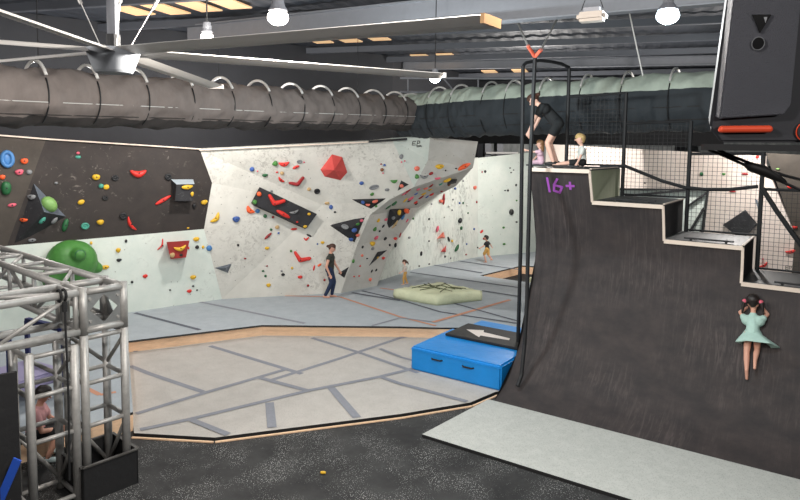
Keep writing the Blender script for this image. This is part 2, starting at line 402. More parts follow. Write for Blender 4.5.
d0=(zz(w0,ZU));
pW=[w0,w1,w2,bse1,zz(w0,ZU)]
pW2=[w2,WL(212,183),bse1]
obj('white_panel',facets(NB(),[pW]),M_wallmint,t)
bm=NB();a_=[WL(-75,129.4),WL(46,139),WL(200,149)]
for i in (0,1):bar(bm,a_[i]-wn*.03,a_[i+1]-wn*.03,.10,.035)
obj('edge_trim',bm,M_trim,t)
bm=NB();bp=[WL(-75,200)+wn*.2,wl[1]+wn*.2,A(392,140,22.8),A(476,140,29.2)]
for p_,q_ in zip(bp,bp[1:]):vquad(bm,p_,q_,4.2,CZ-.001,.08)
struct('wall_upper_left',bm,M_hall)
# ================================================================ BOULDER
Wt=19.2
a=WL(200,150);b=WL(212,183);c=WL(204,229);d=zz(wl[1],ZU)
t1=A(368,142,19.6);t2=A(392,139.5,19.7);t3=A(432,137,20.3);t4=A(478,141.5,21.3)
m=A(322,205,20.1);n_=G(341,293,ZU);b33=G(330,293.5,ZU)
pk=A(473,167.5,21.2);k1=A(414,187,20.3);k2=A(389,200,20.3);k3=A(370,215,20.3);k4=A(357,245,20.3);k5=n_
q0=A(456,186,22.3);q1=A(439,194.5,22.9);q2=A(419,207,22.7);q2b=A(409,224,22.4);q3=A(400.5,236,22.0);q3b=A(390,250,21.5);q4=G(377,285.8,ZU)
x1=A(428,160,20.6) # crease points
t=thing('boulder_wall','large white faceted boulder wall with a jutting prow over the mats','climbing wall',d)
e_low=A(232,252,19.3)
obj('main_face',facets(NB(),[[a,b,m],[a,m,A(345,178,19.9)],[a,A(345,178,19.9),t1],[b,c,m],[c,d,m],[d,b33,m],[b33,n_,m]]),M_wall,t)
obj('upper_face',facets(NB(),[[A(345,178,19.9),t1,t2],[A(345,178,19.9),m,k2,k1],[t2,A(345,178,19.9),k1]]),M_wall,t)
obj('right_face',facets(NB(),[[m,k3,k2],[m,k4,k3],[m,n_,k4]]),M_wall,t)
obj('mint_face',facets(NB(),[[t2,k1,x1],[t2,x1,A(430,137,20.3)]]),M_wallmint,t)
obj('prow_face',facets(NB(),[[A(430,137,20.3),x1,pk],[A(430,137,20.3),pk,t4],[x1,k1,pk]]),M_wallshade,t)
obj('overhang_face',facets(NB(),[[pk,k1,q0],[k1,q1,q0],[k1,k2,q1],[k2,q2,q1],[k2,k3,q2],[k3,q2b,q2],[k3,k4,q3],[k3,q3,q2b],[k4,q3b,q3],[k4,n_,q4],[k4,q4,q3b]]),M_wallshade,t)
bm=NB();bar(bm,a+V((0,-.05,0)),t1+V((0,-.05,0)),.10,.035);obj('edge_trim',bm,M_trim,t)
bm=NB();bar(bm,A(369,141.5,19.5),A(407,139,19.6),.1,.06);obj('dark_cap',bm,M_black_rub,t)
# back wall and far walls
R0=G(378,286,0);R1=G(415,270,0);R2=G(478,257.5,0);R3=G(545,251.5,0)
R0=G(371,283.5,ZU);R1=G(415,269,ZU);R2=G(478,257,ZU);R3=G(545,251,ZU)
def up(p,z):return zz(p,z)
t=thing('climbing_wall','streaked pale back climbing wall standing behind the prow','climbing wall',R1)
obj('panel',facets(NB(),[[R0,R1,up(R1,4.3),up(R0,4.3)]]),M_wallfar,t)
obj('panel',facets(NB(),[[R1,R2,A(478,157.5,R2.y),up(R1,4.3)]]),M_wallfar,t)
t=thing('climbing_wall','pale mint far climbing wall ending behind the ramp tower','climbing wall',R3)
obj('panel',facets(NB(),[[R2,R3,A(545,151,R3.y),A(478,158,R2.y)]]),M_wallmint,t)
obj('dark_backing',vquad(NB(),A(478,150,28.2)+V((0,0,0)),A(486,150,28.6),4.2,6),M_hall,t)
t=thing('climbing_wall','pinkish white climbing wall seen through the safety mesh','climbing wall',A(640,300,22))
K=[A(546,150,26.5),A(764,153,17.5)]
kl=[zz(K[0],ZU),zz(K[1],ZU),zz(K[1],4.75),zz(K[0],5.05)]
obj('panel',facets(NB(),[kl]),M_pink,t)
t=thing('climbing_wall','dark brown climbing panel at the right edge behind the mesh','climbing wall',A(790,300,17))
J0=A(766,150,17.4);J1=A(850,150,15.5);J2=A(795,270,16.6)
obj('panel',facets(NB(),[[A(766,153,17.3),A(860,158,15.5),zz(A(860,158,15.5),ZU),zz(A(798,150,16.8),ZU),A(795,235,16.9)]]),M_blackb,t)
obj('white_panel',facets(NB(),[[zz(K[1],ZU),A(764,160,17.5),A(795,235,16.95),zz(A(798,150,16.85),ZU)]]),M_pink,t)
# BVH of climbing surfaces
vv=[];pp=[]
for ps in BV:
    i=len(vv);vv+=ps;pp.append(list(range(i,i+len(ps))))
BT=BVHTree.FromPolygons(vv,pp)
def hit(px,py,bt=None):
    r=ray(px,py).normalized();h=(bt or BT).ray_cast(CAM,r)
    if h[0] is None:
        return None
    nn=h[1]
    if nn.dot(r)>0:nn=-nn
    return h[0],nn
# volumes -----------------------------------------------------------
def bvh_add(ps):
    BV.append([V(p) for p in ps])
def rebuild():
    global BT
    vv=[];pp=[]
    for ps in BV:
        i=len(vv);vv.extend(ps);pp.append(list(range(i,i+len(ps))))
    BT=BVHTree.FromPolygons(vv,pp)
def volume(name,pts,apex,dd,label,m_=None,mi_faces=None,mats_=None):
    P=[];nn=V()
    for (x,y) in pts:
        h=hit(x,y);P.append(h[0]);nn+=h[1]
    nn.normalize();h=hit(*apex);r=ray(*apex).normalized()
    apx=h[0]-r*(dd/max(.3,-r.dot(h[1])))
    bm=NB();bs=[bm.verts.new(p-nn*.03) for p in P];ap=bm.verts.new(apx)
    bm.faces.new(bs)
    for i in range(len(bs)):
        f_=bm.faces.new((bs[i],bs[(i+1)%len(bs)],ap));f_.material_index=(mi_faces[i] if mi_faces else 0)
        BVQ.append([P[i],P[(i+1)%len(P)],apx])
    return tag(obj(name,bm,mats_ or m_ or M_vol),label,'climbing volume')
def volprism(name,pts,front,dd,label,m_=None):
    P=[];F=[];nn=V()
    for (x,y) in pts:
        h=hit(x,y);P.append(h[0]);nn+=h[1]
    nn.normalize()
    for (x,y) in front:
        h=hit(x,y);r=ray(x,y).normalized();F.append(h[0]-r*dd/max(.3,-r.dot(nn)))
    bm=NB();a_=[bm.verts.new(p-nn*.03) for p in P];b_=[bm.verts.new(p) for p in F];n=len(a_)
    bm.faces.new(a_);bm.faces.new(b_);BVQ.append(F)
    for i in range(n):
        bm.faces.new((a_[i],a_[(i+1)%n],b_[(i+1)%n],b_[i]));BVQ.append([P[i],P[(i+1)%n],F[(i+1)%n],F[i]])
    ml=m_ if isinstance(m_,list) else [m_ or M_vol]
    return tag(obj(name,bm,ml),label,'climbing volume')
BVQ=[]
volume('wall_volume',[(33,181),(68,217),(31,238),(12,246)],(44,212),.35,'black triangular volume with a slate face on the upper left black panel',mi_faces=[1,0,0,0],mats_=[M_vol,M_volg])
o=volprism('wall_volume',[(171,179),(193.5,179),(191,198),(173,199)],[(176.5,184.5),(194.5,184),(193,201),(175,201)],.35,'black box volume with a pale grey top on the black panel',[M_vol,mat('pale_grey_top',(170,182,190),.4)])
o.data.polygons[2].material_index=1
volprism('wall_volume',[(168,244),(188,243),(186,256),(171,257)],[(166.5,242),(189.5,240.5),(186,257.5),(170.5,259)],.4,'dark red bucket shaped volume on the white lower left wall',M_darkred)
volprism('wall_volume',[(259,189),(314,213),(305,229),(254,206)],[(259.5,187),(317,214),(307,228),(251,203)],.28,'long tilted black rectangular volume on the boulder wall',M_vol)
volume('wall_volume',[(319.5,170),(332,153.5),(343,156.5),(348.5,173),(341,181.5),(324,177.5)],(334,170),.38,'coral red faceted volume high on the boulder wall',M_redvol)
volume('wall_volume',[(348,199),(389,198),(371,210)],(370,202),.2,'flat-topped black triangular volume below the grey dish hold',M_vol)
volume('wall_volume',[(328,225.5),(367,216),(355,244)],(352,228),.2,'larger black triangular volume to the left of the overhang edge',M_vol)
volume('wall_volume',[(337,273.5),(350,265.5),(344.5,279)],(345,273),.15,'small black triangular volume beside the standing woman',M_vol)
volume('wall_volume',[(213,268),(233,263),(228.5,274)],(226,268),.15,'small glossy slate triangle volume low on the boulder wall',M_volg)
volume('wall_volume',[(390.5,208.5),(414,208),(385.5,236)],(396,215),.15,'black triangular volume in the middle of the shaded overhang',M_vol)
volume('wall_volume',[(378,251),(390.5,248.5),(366.5,269.5)],(378,256),.12,'slim black triangular volume low on the shaded overhang',M_vol)
volume('wall_volume',[(401,179),(411,184.5),(403,189),(396,193)],(402,186),.10,'small dark volume at the top edge of the overhang',M_vol)
volume('wall_volume',[(471.5,169.5),(456.5,184.5),(440,190),(446,180)],(456,180),.12,'dark volume tucked under the tip of the prow',M_vol)
volprism('wall_volume',[(722.5,225),(745,210),(757,224),(742,240)],[(722.5,225),(745,210),(757,224),(742,240)],.15,'dark square volume turned on its corner behind the mesh',M_vol)
volume('wall_volume',[(753,196),(757,198),(764,232)],(758,208),.1,'thin grey sliver volume behind the mesh post',M_volg)
volume('wall_volume',[(437,239),(444,231.5),(446,238)],(443,236.5),.25,'coral pink wedge volume on the back wall',hm('salmon'))
volume('wall_volume',[(441,252),(447,245),(446.5,252.5)],(445,250),.25,'red wedge volume lower on the back wall',hm('red'))
BV+=BVQ;rebuild()
# ---------------------------------------------------------------- HOLDS
# region code, px, py, w, h, colour, shape, angle
HO="""
7 159 13 20 lightblue ring 0
24 161 8 6 orange jug 0
19 172 8 6 pink jug 10
29 172 6 5 grey jug 0
2 177 6 5 orange jug 0
6 188 10 15 darkgreen jug 0
12 205 8 4 pink bar 10
24 220 8 4 orange jug 0
32 197 8 5 grey jug 0
54 220 7 5 grey jug 20
48 205 15 15 palegreen ball 0
32 240 8 4 grey jug 0
42 220 8 5 teal jug 20
65 225 6 14 darkgreen jug -15
85 226 8 7 teal ring 0
100 222 7 6 yellow jug 0
81 202 7 5 yellow jug 20
96 177 8 6 yellow jug 0
106 187 6 5 yellow jug 0
101 186 5 5 teal ball 0
78 153 4 3 pink chip 0
78 157 6 3 teal jug 0
56 183 4 3 grey chip 0
115 178 7 6 black ring 0
105 198 6 5 black ring 0
123 216 7 7 black ring 0
138 173 15 8 red bean 0
163 200 18 4 red bar 28
131 224 16 5 red banana -62
168 177 7 7 black ring 0
187 187 11 5 yellow jug 5
192 194 3 5 yellow jug 0
194 206 4 6 black jug 0
204 202 7 5 yellow jug 15
188 228 3 2 yellow chip 0
126 241 3 4 black chip 0
118 250 5 5 yellow jug 0
119 260 5 4 black jug 0
105 267 8 5 yellow jug 0
145 276 5 4 red jug 0
132 282 3 3 black chip 0
161 245 14 5 red boom 60
180 248 12 5 yellow bean 8
172 255 5 5 tan jug 0
181 255 4 3 black chip 0
188.5 248 2 3 red chip 0
196 239 6 5 yellow jug 0
197 247 4 4 black jug 0
203 247 3 4 yellow chip 0
209 248 6 6 lightblue ball 0
193 277 6 5 yellow jug 0
193 286 3 2 black chip 0
189 291 5 4 red jug 0
197 290 2 2 black chip 0
170 290 2 2 black chip 0
91 243 3 4 yellow chip 0
252 169 5 5 blue ball 0
257.5 171 2 1.5 pink chip 0
265 175 6 4 darkgreen jug 0
275 163 6 6 green bean 45
284 163.5 11 5 red bean 0
296 167 8 3 red bar 20
299.5 161.5 6 4 grey ring 0
304 162 2 2 pink chip 0
282 173 4 4 tan ball 0
277 172 3 1.2 red chip 0
281 179.5 8 4 red banana -50
297 182 18 10 darkred boom 15
309 189 4 4 tan ball 0
317 191 6 6 black ring 0
271.5 191 3 3 grey chip 0
259 194 5 5 orange ball 0
254.5 202 5 5 green ball 0
275 201 19 12 red boom -25
283 214 16 4.5 red bar -30
250 210 10 6 orange bean -40
257.5 211 5 4 lightblue jug 0
294 212 9 4 grey banana 15
309 214 3.5 3 yellow ball 0
305 226.5 4 3 yellow ball 0
297 222 3 2 red chip 0
294 229 7 2.5 red bar 0
265 216 4 4 darkgreen ball 0
273 217 3 3 darkred chip 0
271 229.5 3 3 darkgreen chip 0
277 227 4.5 4 tan jug 0
278.5 233 2.5 2.5 blue chip 0
268 236 10 3 darkred bar 40
267 248 5 3.5 yellow jug 0
238 245 3 3 black chip 0
245 258.5 3 2 darkred chip 0
236 219 8 7 blue jug 0
215.5 218 13 5.5 yellow bean 50
327 203 5 3.5 tan jug 0
331 207 4 5 blue ball 0
335 212 3 2.5 black chip 0
309 235.5 6 2 black bar -25
306 239 6 5 red boom 0
317.5 244 2 2 blue chip 0
322.5 242.5 4 3 yellow jug 0
291 251 3 3 green chip 0
301 258 20 11 red boom -25
292 268 3 3 yellow chip 0
314 268 6 2 red bar 80
319.5 265 5 2.5 orange bar 35
300 277 5 4 red jug 0
308 285.5 3 3 darkred chip 0
324.5 280 3 3 darkred chip 0
268.5 285 5 4 yellow jug 0
265.5 276 3 3 darkgreen chip 0
263 271 3 2.5 darkgreen chip 0
267 266 2 2 darkred chip 0
283 274.5 4 3 black jug 0
281.5 271 3 2 grey chip 0
361.5 183 5 4 blue ball 0
374 187 12 5 grey ring 12
387 189.5 5 3.5 grey jug 0
394 181 7 4 green bean 0
384.5 165 3 3 blue chip 0
381 164 2 2 darkred chip 0
382 169.5 4 4 brown ball 0
383 173 2 2 pink chip 0
401 156.5 4 5 grey jug 0
401.5 162 2 2 pink chip 0
404.5 161 1.5 2 pink chip 0
416.5 168.5 5.5 5.5 salmon ball 0
416.5 176.5 4 6 green bean 70
372 194 5 3.5 green jug 35
424 176.5 9 3.5 grey bean 0
431 173.5 5 3 darkred bar 25
439.5 166.5 9 5.5 yellow jug 5
445.5 170.5 2 2 black chip 0
456 168.5 2 2 black chip 0
464 166.5 15 5 orange bar 28
363 202 4 4 blue ball 0
375 201 6 4 salmon jug 0
368 204.5 5 3 salmon bean 10
376 206 3 3 green chip 0
361.5 220.5 3.5 3 pink ball 0
357.5 224 4 3 green jug 0
354 230 5 5 blue ball 0
357.5 235 4 4 salmon jug 0
345 227 9 5 grey ring -20
351 239 5 4 blue jug 0
402 186 4 4 salmon ball 0
398.5 212.5 4 6 yellow jug 0
406 211 9 5 orange jug -10
402.5 217 5 3.5 lightblue jug 20
393 217.5 4 4 grey jug 0
394.5 224.5 9 3 tan banana 15
377.5 257.5 2.5 2 yellow chip 0
383 258 4 3 red jug 0
385.5 219.5 4 3 pink jug 0
378 220.5 4 3.5 yellow jug 30
374.5 229 4.5 4 green jug 20
379.5 231 2.5 2.5 black chip 0
376 237.5 5 4 pink jug 0
385 238.5 4 3.5 black ring 0
372 243.5 6 5 yellow jug 0
372.5 248.5 4 3 grey jug 0
395 238.5 4.5 3 red jug 0
395 245 3 5 black jug 0
389.5 245 2.5 3 black chip 0
407 220.5 4 2 pink bar 30
383 226 3.5 2.5 black jug 30
400 235 5 2 darkred bar 60
362 255.5 3 3 salmon chip 0
353 261 3 4 green jug 0
367 258.5 2 1.5 black chip 0
360 266 2 2 red chip 0
370 279.5 3 4 salmon jug 0
371.5 271 3 2 black jug 50
376 270 3 2 black jug 50
359 276 2 1.5 red chip 0
354 276.5 2 1.5 red chip 0
362.5 247 3 2.5 black bar 50
388 207 6 2.5 darkgreen jug 10
410.5 198 6 4 pink jug 0
409 200.5 4 2.5 black bar 10
405 200 6 2.5 yellow bar 45
415.5 202 4 3 red jug 0
405 193 8 1.5 pink bar 20
408 190.5 6 1.5 darkred bar 20
418 189 4 3 pink jug 0
425.5 188 5 3 salmon jug 0
423.5 193.5 5 3 yellow jug 0
421 197 6 2.5 darkred bar 20
431.5 194 5 3 red jug 0
427 196.5 4 2 blue bar 20
416 193.5 4 2 blue bar 10
416 203.5 3.5 2.5 black jug 0
394 203 6 4 darkgreen jug 20
431 185.5 6 2.5 darkred bar 50
430 189.5 5 2 yellow bar 40
437.5 178.5 6 2.5 pink jug 10
441.5 191 3 2 darkred chip 0
440.5 184 4 2 teal bar 20
447 179.5 8 5 yellow jug 0
449 185 4 2 brown chip 0
443.5 199 10 3 darkred bar 85
440.5 201 5 4 salmon jug -20
437 229 6 3.5 pink jug 70
448.5 239 5 2.5 black bar -60
452 241 2.5 3 yellow chip 0
456.5 248 8 4 darkgreen jug 50
445 256.5 2.5 2.5 black chip 0
459.5 220.5 4 6.5 black jug 0
461 228 2.5 4 darkgreen jug 0
449 206 3 3 white chip 0
455 188.5 3 3 blue chip 0
467 188 2 2 white chip 0
474.5 187.5 4 4 salmon jug 0
468 213 2 2 darkgreen chip 0
476.5 202 2 3 darkred chip 0
459.5 203 2 2.5 blue chip 0
463 203 2 2.5 darkgreen chip 0
467 205.5 2 2 white chip 0
453 199.5 2 2 grey chip 0
452 210 2 2 grey chip 0
463 181 2 2 grey chip 0
444.5 217 2 2 white chip 0
429 219 2 3 black chip 0
431.5 204 2 2 grey chip 0
413 218.5 3 3 green chip 0
466.5 244 2 2 blue chip 0
466 254.5 2 2 darkred chip 0
474 229 2.5 2.5 blue chip 0
421 253.5 2.5 5 black jug 0
419 266 2 2 black chip 0
429 241 2 2 black chip 0
429 264 2 2 black chip 0
409 237.5 2 5 grey bar 85
450.5 258 2 2 grey chip 0
481.5 231.5 4 2.5 red bar 40
484 238.5 3 2.5 darkred jug 0
477.5 247.5 2 2 black chip 0
511 212 4.5 6.5 black ball 0
503.5 227.5 3 2.5 green chip 0
504 244 3.5 2.5 green chip 0
485 171.5 2.5 3 black chip 0
482 172 1.5 2.5 darkred chip 0
510 168 2 1.5 black chip 0
511 172.5 2 1.5 black chip 0
513.5 170 1.5 1.5 black chip 0
505 190.5 2 1.5 black chip 0
507.8 190.5 2.5 2.5 black chip 0
516 185 2 3 black chip 0
516.5 200.5 2 2 green chip 0
516.5 222 2.5 2 black chip 0
702 174 3.5 4 darkgreen jug 0
724 174 4 2.5 green jug 0
745 174 7 2.5 darkred bar 0
757.5 157 4 3.5 red chip 0
733 191.5 7 2 darkred bar 0
764 265 9 4 red banana 38
792 251 13 5 red banana 22
763 259 2 2 pink chip 0
645 183 2 2 black chip 0
778 169 3.5 2.5 palegreen chip 0
790 187 5 2.5 red jug 0
795 227 5 3 red jug 0
783 178 2.5 2 grey chip 0
"""
LM=[(7,159,'light blue loop hold'),(48,205,'round pale green hold'),(96,177,'upper yellow jug'),(138,173,'red bean hold'),(163,200,'slanted red bar'),(182,189,'grey-topped box volume'),
(131,224,'curved red hold'),(178,250,'dark red bucket volume'),(71,258,'giant green blob hold'),(209,248,'light blue ball'),(215.5,218,'yellow leaf hold'),(251,205,'left tip of tilted black volume'),(284,210,'tilted black volume'),
(312,222,'right tip of tilted black volume'),(297,182,'dark red boomerang hold'),(334,170,'coral red faceted volume'),(301,258,'large red boomerang hold'),(225,268,'slate triangle volume'),(236,219,'blue boulder hold'),
(270,280,'lower boulder face'),(370,202,'flat-topped black triangle'),(352,228,'large black triangle'),(374,187,'grey dish hold'),(396,218,'overhang middle triangle'),(376,258,'slim low overhang triangle'),
(416,168,'salmon ball below logo'),(439.5,166.5,'yellow prow hold'),(464,166,'long orange prow bar'),(411,198,'pink underside hold'),(455,182,'dark prow tip volume'),
(443,236,'coral pink wedge'),(445,250,'red wedge'),(459.5,220,'black back wall hold'),(511,212,'black ball on the mint wall'),(344,273,'small triangle by the woman'),(740,225,'dark square volume'),(489,245,'running child'),(790,205,'far right brown panel'),(724,174,'meshed green hold')]
def dirw(dx,dy):
    a=math.degrees(math.atan2(-dy,dx))%360
    return ['right of','upper right of','above','upper left of','left of','lower left of','below','lower right of'][int(((a+22.5)%360)//45)]
SH={'ring':'hollow','jug':'jug','bar':'bar-shaped','ball':'rounded','chip':'chip','bean':'bean-shaped','banana':'curved','boom':'boomerang'}
cname=lambda c:{'lightblue':'light blue','darkgreen':'dark green','palegreen':'pale green','darkred':'dark red'}.get(c,c)
hl=[]
for ln in HO.strip().split('\n'):
    q=ln.split();hl.append((float(q[0]),float(q[1]),float(q[2]),float(q[3]),cname(q[4]),q[5],float(q[6])))
lab={}
used={}
def szw(w,h):
    s=max(w,h);return 'tiny' if s<3 else 'small' if s<6 else 'medium' if s<11 else 'large'
keys={}
for i,hh in enumerate(hl):
    ds=sorted(LM,key=lambda l:(l[0]-hh[0])**2+(l[1]-hh[1])**2)
    for l in ds:
        if math.hypot(l[0]-hh[0],l[1]-hh[1])>2.5:break
    keys.setdefault((szw(hh[2],hh[3]),hh[4],hh[5],dirw(hh[0]-l[0],hh[1]-l[1]),l[2]),[]).append(i)
for k,ids in keys.items():
    base='%s %s %s climbing hold %s %s'%(k[0],k[1],SH[k[2]],k[3],k[4])
    if len(ids)==1:lab[ids[0]]=base
    else:
        ids.sort(key=lambda j:hl[j][1]);n=len(ids)
        names=[[],['upper','lower'],['highest','middle','lowest'],['highest','second highest','third highest','lowest'],['highest','second highest','middle','second lowest','lowest']][n-1]
        for j,idx in enumerate(ids):lab[idx]=names[j]+' '+base
for i,(x,y,w,h,c,s,ang) in enumerate(hl):
    hh=hit(x,y)
    if not hh:print('MISS',x,y);continue
    P,nn=hh;dist=(P-CAM).dot(V((0,1,0)))/650
    r=ray(x,y).normalized()
    tx=V((1,0,0));tx=(tx-nn*tx.dot(nn)).normalized();ty=nn.cross(tx)
    if ty.z<0:ty=-ty
    ca,sa=math.cos(math.radians(ang)),math.sin(math.radians(ang))
    ax=(tx*ca+ty*sa,-tx*sa+ty*ca,nn)
    fx=1/max(.55,abs((V((1,0,0))-r*r.x).normalized().dot(tx)));
    W,Hh=w*dist*.49*min(fx,1.2),h*dist*.49
    dp=min(max(min(W,Hh)*.8,.03),.22)
    bm=NB();cc=P+nn*dp*.35
    if s=='ring':
        tube(bm,[cc+ax[0]*math.cos(t)*W*.72+ax[1]*math.sin(t)*Hh*.72 for t in [k*math.pi/8 for k in range(16)]],min(W,Hh)*.33,8,closed=True)
        ell(bm,P,(W*.75,Hh*.75,dp*.5),ax)
    elif s=='ball':ell(bm,cc,(W,Hh,dp*1.1),ax,2,0,.05,i)
    elif s=='jug':
        ell(bm,cc,(W,Hh,dp),ax,2,.12,.14,i)
        for v in bm.verts:
            l=(v.co-P).dot(ax[1])
            if l>0:v.co+=nn*dp*.35*(l/Hh)
    elif s=='bar':ell(bm,cc,(W,max(Hh,.025),dp),ax,2,.0,.06,i)
    elif s=='bean':ell(bm,cc,(W,Hh*.85,dp),ax,3,.45,.04,i)
    elif s=='banana':ell(bm,cc,(W,Hh*.7,dp),ax,3,.3,.04,i)
    elif s=='boom':
        e0=cc-ax[0]*W*.8+ax[1]*Hh*.45;e1_=cc-ax[1]*Hh*.45;e2_=cc+ax[0]*W*.8+ax[1]*Hh*.6;rr=min(W,Hh)*.42
        for p_,q_,ra,rb in ((e0,e1_,rr*.7,rr),(e1_,e2_,rr,rr*.85)):capsule(bm,p_,q_,ra,rb)
    else:ell(bm,P+nn*.01,(max(W,.03),max(Hh,.025),dp),ax,1,0,.1,i)
    o=obj('climbing_hold',bm,hm(c),None,smooth=True)
    if s=='boom':
        md=o.modifiers.new('r','REMESH');md.mode='VOXEL';md.voxel_size=.02;md.use_smooth_shade=True
        sm=o.modifiers.new('s','SMOOTH');sm.iterations=4
    tag(o,lab[i],'climbing hold')
    if max(w,h)>=8 and s!='ring':
        bt=NB();cb=cc+nn*dp*(.88 if s!='boom' else .0)+(-ax[1]*Hh*.45+nn*min(W,Hh)*.40 if s=='boom' else V())
        tube(bt,[cb,cb+nn*.02],.018,8);obj('bolt',bt,M_steel,o)
# giant green hold
P,nn=hit(71,260);c0=P+nn*.3
sc=P.y/650
o=thing('climbing_hold','giant green blob hold with knobs and a hollow behind the truss','climbing hold',P)
bm=NB();r=ray(71,260).normalized()
tx=V((1,0,0));tx=(tx-nn*tx.dot(nn)).normalized();ty=V((0,0,1))
capsule(bm,c0-tx*.08,c0+tx*.02,.56,.54,3,(nn,.85))
capsule(bm,c0+tx*.3-ty*.1,c0+tx*.55-ty*.22,.24,.14,2)
capsule(bm,c0-tx*.3-ty*.2,c0-tx*.45-ty*.35,.35,.3,2)
capsule(bm,c0+nn*.2+ty*.18+tx*.0,c0+nn*.5+ty*.25+tx*.02,.2,.17,2)
g=obj('blob_body',bm,hm('green'),o,smooth=True)
md=g.modifiers.new('r','REMESH');md.mode='VOXEL';md.voxel_size=.03;md.use_smooth_shade=True
md=g.modifiers.new('s','SMOOTH');md.iterations=6
bm=NB();ell(bm,c0+nn*.60+ty*.26+tx*.02,(.13,.03,.13),(tx,nn,ty));obj('knob',bm,hm('dark green'),o,smooth=True)
# wordmark on the walls: EP climbing
M_ink=mat('charcoal_print',(60,64,62),.7)
def stroke(bm,pts,w,bt=None,off=.012,th=.006):
    Ps=[]
    for (x,y) in pts:
        h=hit(x,y,bt)
        if h:Ps.append((h[0]+h[1]*off,h[1]))
    for (p,n1),(q,n2) in zip(Ps,Ps[1:]):
        d=(q-p)
        if d.length<1e-4:continue
        d.normalize();p2=p-d*w*.3;q2=q+d*w*.3
        bar(bm,p2,q2,w,th,up=n1)
bm=NB()
for pts in ([(415.8,141.2),(412.6,141.5),(412,145),(415.4,144.8)],[(412.4,143.3),(415,143.1)],[(416.6,145.6),(417.6,140.7),(419.6,141),(419.6,142.9),(417.4,143.3)],[(416.5,145.8),(420.8,145.4)]):
    stroke(bm,pts,.022)
tag(obj('wall_logo',bm,M_ink),'small dark EP wordmark printed on the mint boulder face','logo')
def txt(body,px,py,size,label,hxp):
    h=hit(px,py);h2=hit(px+hxp,py)
    cu=bpy.data.curves.new('wall_logo','FONT');cu.body=body;cu.size=size;cu.extrude=.003
    o0=bpy.data.objects.new('tmp_text',cu);COL.objects.link(o0);bpy.context.view_layer.update()
    me=bpy.data.meshes.new_from_object(o0.evaluated_get(bpy.context.evaluated_depsgraph_get()));bpy.data.objects.remove(o0)
    o=bpy.data.objects.new('wall_logo',me);COL.objects.link(o)
    nn=h[1];tx=V((1,0,0));tx=(tx-nn*tx.dot(nn)).normalized();ty=nn.cross(tx)
    o.matrix_world=Matrix.Translation(h[0]+nn*.015)@Matrix((tx,ty,nn)).transposed().to_4x4()
    o.data.materials.clear();o.data.materials.append(M_ink);tag(o,label,'logo')
txt('Climbing',416.3,147.4,.055,'tiny dark lettering beside the EP wordmark on the mint face',5)
txt('EP climbing',785,269.5,.16,'dark lettering low on the pinkish wall beyond the mesh',8)
# ================================================================ WARPED WALL RAMP
B0=G(494,401,.05);B1=G(800,480,.05);wr=(B1-B0).normalized();wr.z=0;u=V((-wr.y,wr.x,0))
PR=[(0,.0),(.0,.05),(.38,.19),(.64,.36),(.86,.58),(1.13,.92),(1.35,1.30),(1.53,1.73),(1.69,2.12),(1.775,2.49),(1.81,2.80),(1.77,3.10),(1.67,3.50),(1.53,3.95),(1.42,4.24),(1.34,4.47)]
def Dz(z):
    for (d0,z0),(d1,z1) in zip(PR[1:],PR[2:]):
        if z<=z1:return d0+(d1-d0)*(z-z0)/(z1-z0)
    return PR[-1][0]
def S(s,z,dd=0):
    return zz(B0+wr*s+u*(Dz(z)+dd),z)
def s_at(px,py,z):
    P=G(px,py,z) if abs(z-H)>.05 else None
    # nearest s with matching px
    lo,hi=-2,14
    for _ in range(50):
        mid=(lo+hi)/2
        if proj(S(mid,z))[0]<px:lo=mid
        else:hi=mid
    return lo
def z_at(s,py):
    lo,hi=.3,4.47
    for _ in range(50):
        mid=(lo+hi)/2
        if proj(S(s,mid))[1]>py:lo=mid
        else:hi=mid
    return lo
z1=4.47;s1=s_at(590,170,z1);z2=z_at(s1,202);s2=s_at(663.5,205,z2);z3=z_at(s2,240.5);s3=s_at(743,245,z3);z4=z_at(s3,283);s4=9.5
print('tiers',s1,z2,s2,z3,s3,z4)
tiers=[(0,s1,z1),(s1,s2,z2),(s2,s3,z3),(s3,s4,z4)]
# back line
def D_back():
    lo,hi=1.6,6
    for _ in range(50):
        mid=(lo+hi)/2
        if proj(zz(B0+wr*s2+u*mid,z2))[0]<687:lo=mid
        else:hi=mid
    return lo
DB=D_back()-.35;print('DB',DB)
def BK(s,z):return zz(B0+wr*s+u*DB,z)
ramp=thing('warped_wall','tall dark curved ninja ramp with stepped tops and purple 16+ mark','ramp',zz(B0,0))
zs=[PR[1][1]+(4.47-.05)*i/48 for i in range(49)]
bm=NB();bmd=NB();ztr=NB()
RV=[]
for k,(sa,sb,zt) in enumerate(tiers):
    zl=[z for z in zs if z<zt-.03]+[zt]
    ns=max(2,int((sb-sa)/.6))
    row=[]
    for z in zl:row.append([bm.verts.new(S(sa+(sb-sa)*i/ns,z)) for i in range(ns+1)])
    for r0,r1 in zip(row,row[1:]):
        for i in range(ns):
            fq=bm.faces.new((r0[i],r0[i+1],r1[i+1],r1[i]));RV.append([v.co.copy() for v in fq.verts])
    # backing thickness: side walls, back, bottom
    zn=tiers[k+1][2] if k<3 else None
    for ss,zlo in (([(sa,.05)] if k==0 else [])+[(sb,zn if zn else .05)]):
        ps=[S(ss,zlo)]+[S(ss,z) for z in zl if z>zlo+.01]
        vs=[bmd.verts.new(p) for p in ps]+[bmd.verts.new(BK(ss,zt)),bmd.verts.new(BK(ss,zlo if zlo>.06 else .001))]
        f_=bmd.faces.new(vs)
    bmd.faces.new([bmd.verts.new(p) for p in (BK(sa,.001),BK(sb,.001),BK(sb,zt),BK(sa,zt))])
bmesh.ops.remove_doubles(bm,verts=bm.verts[:],dist=.004)
uvl=bm.loops.layers.uv.new('UVMap')
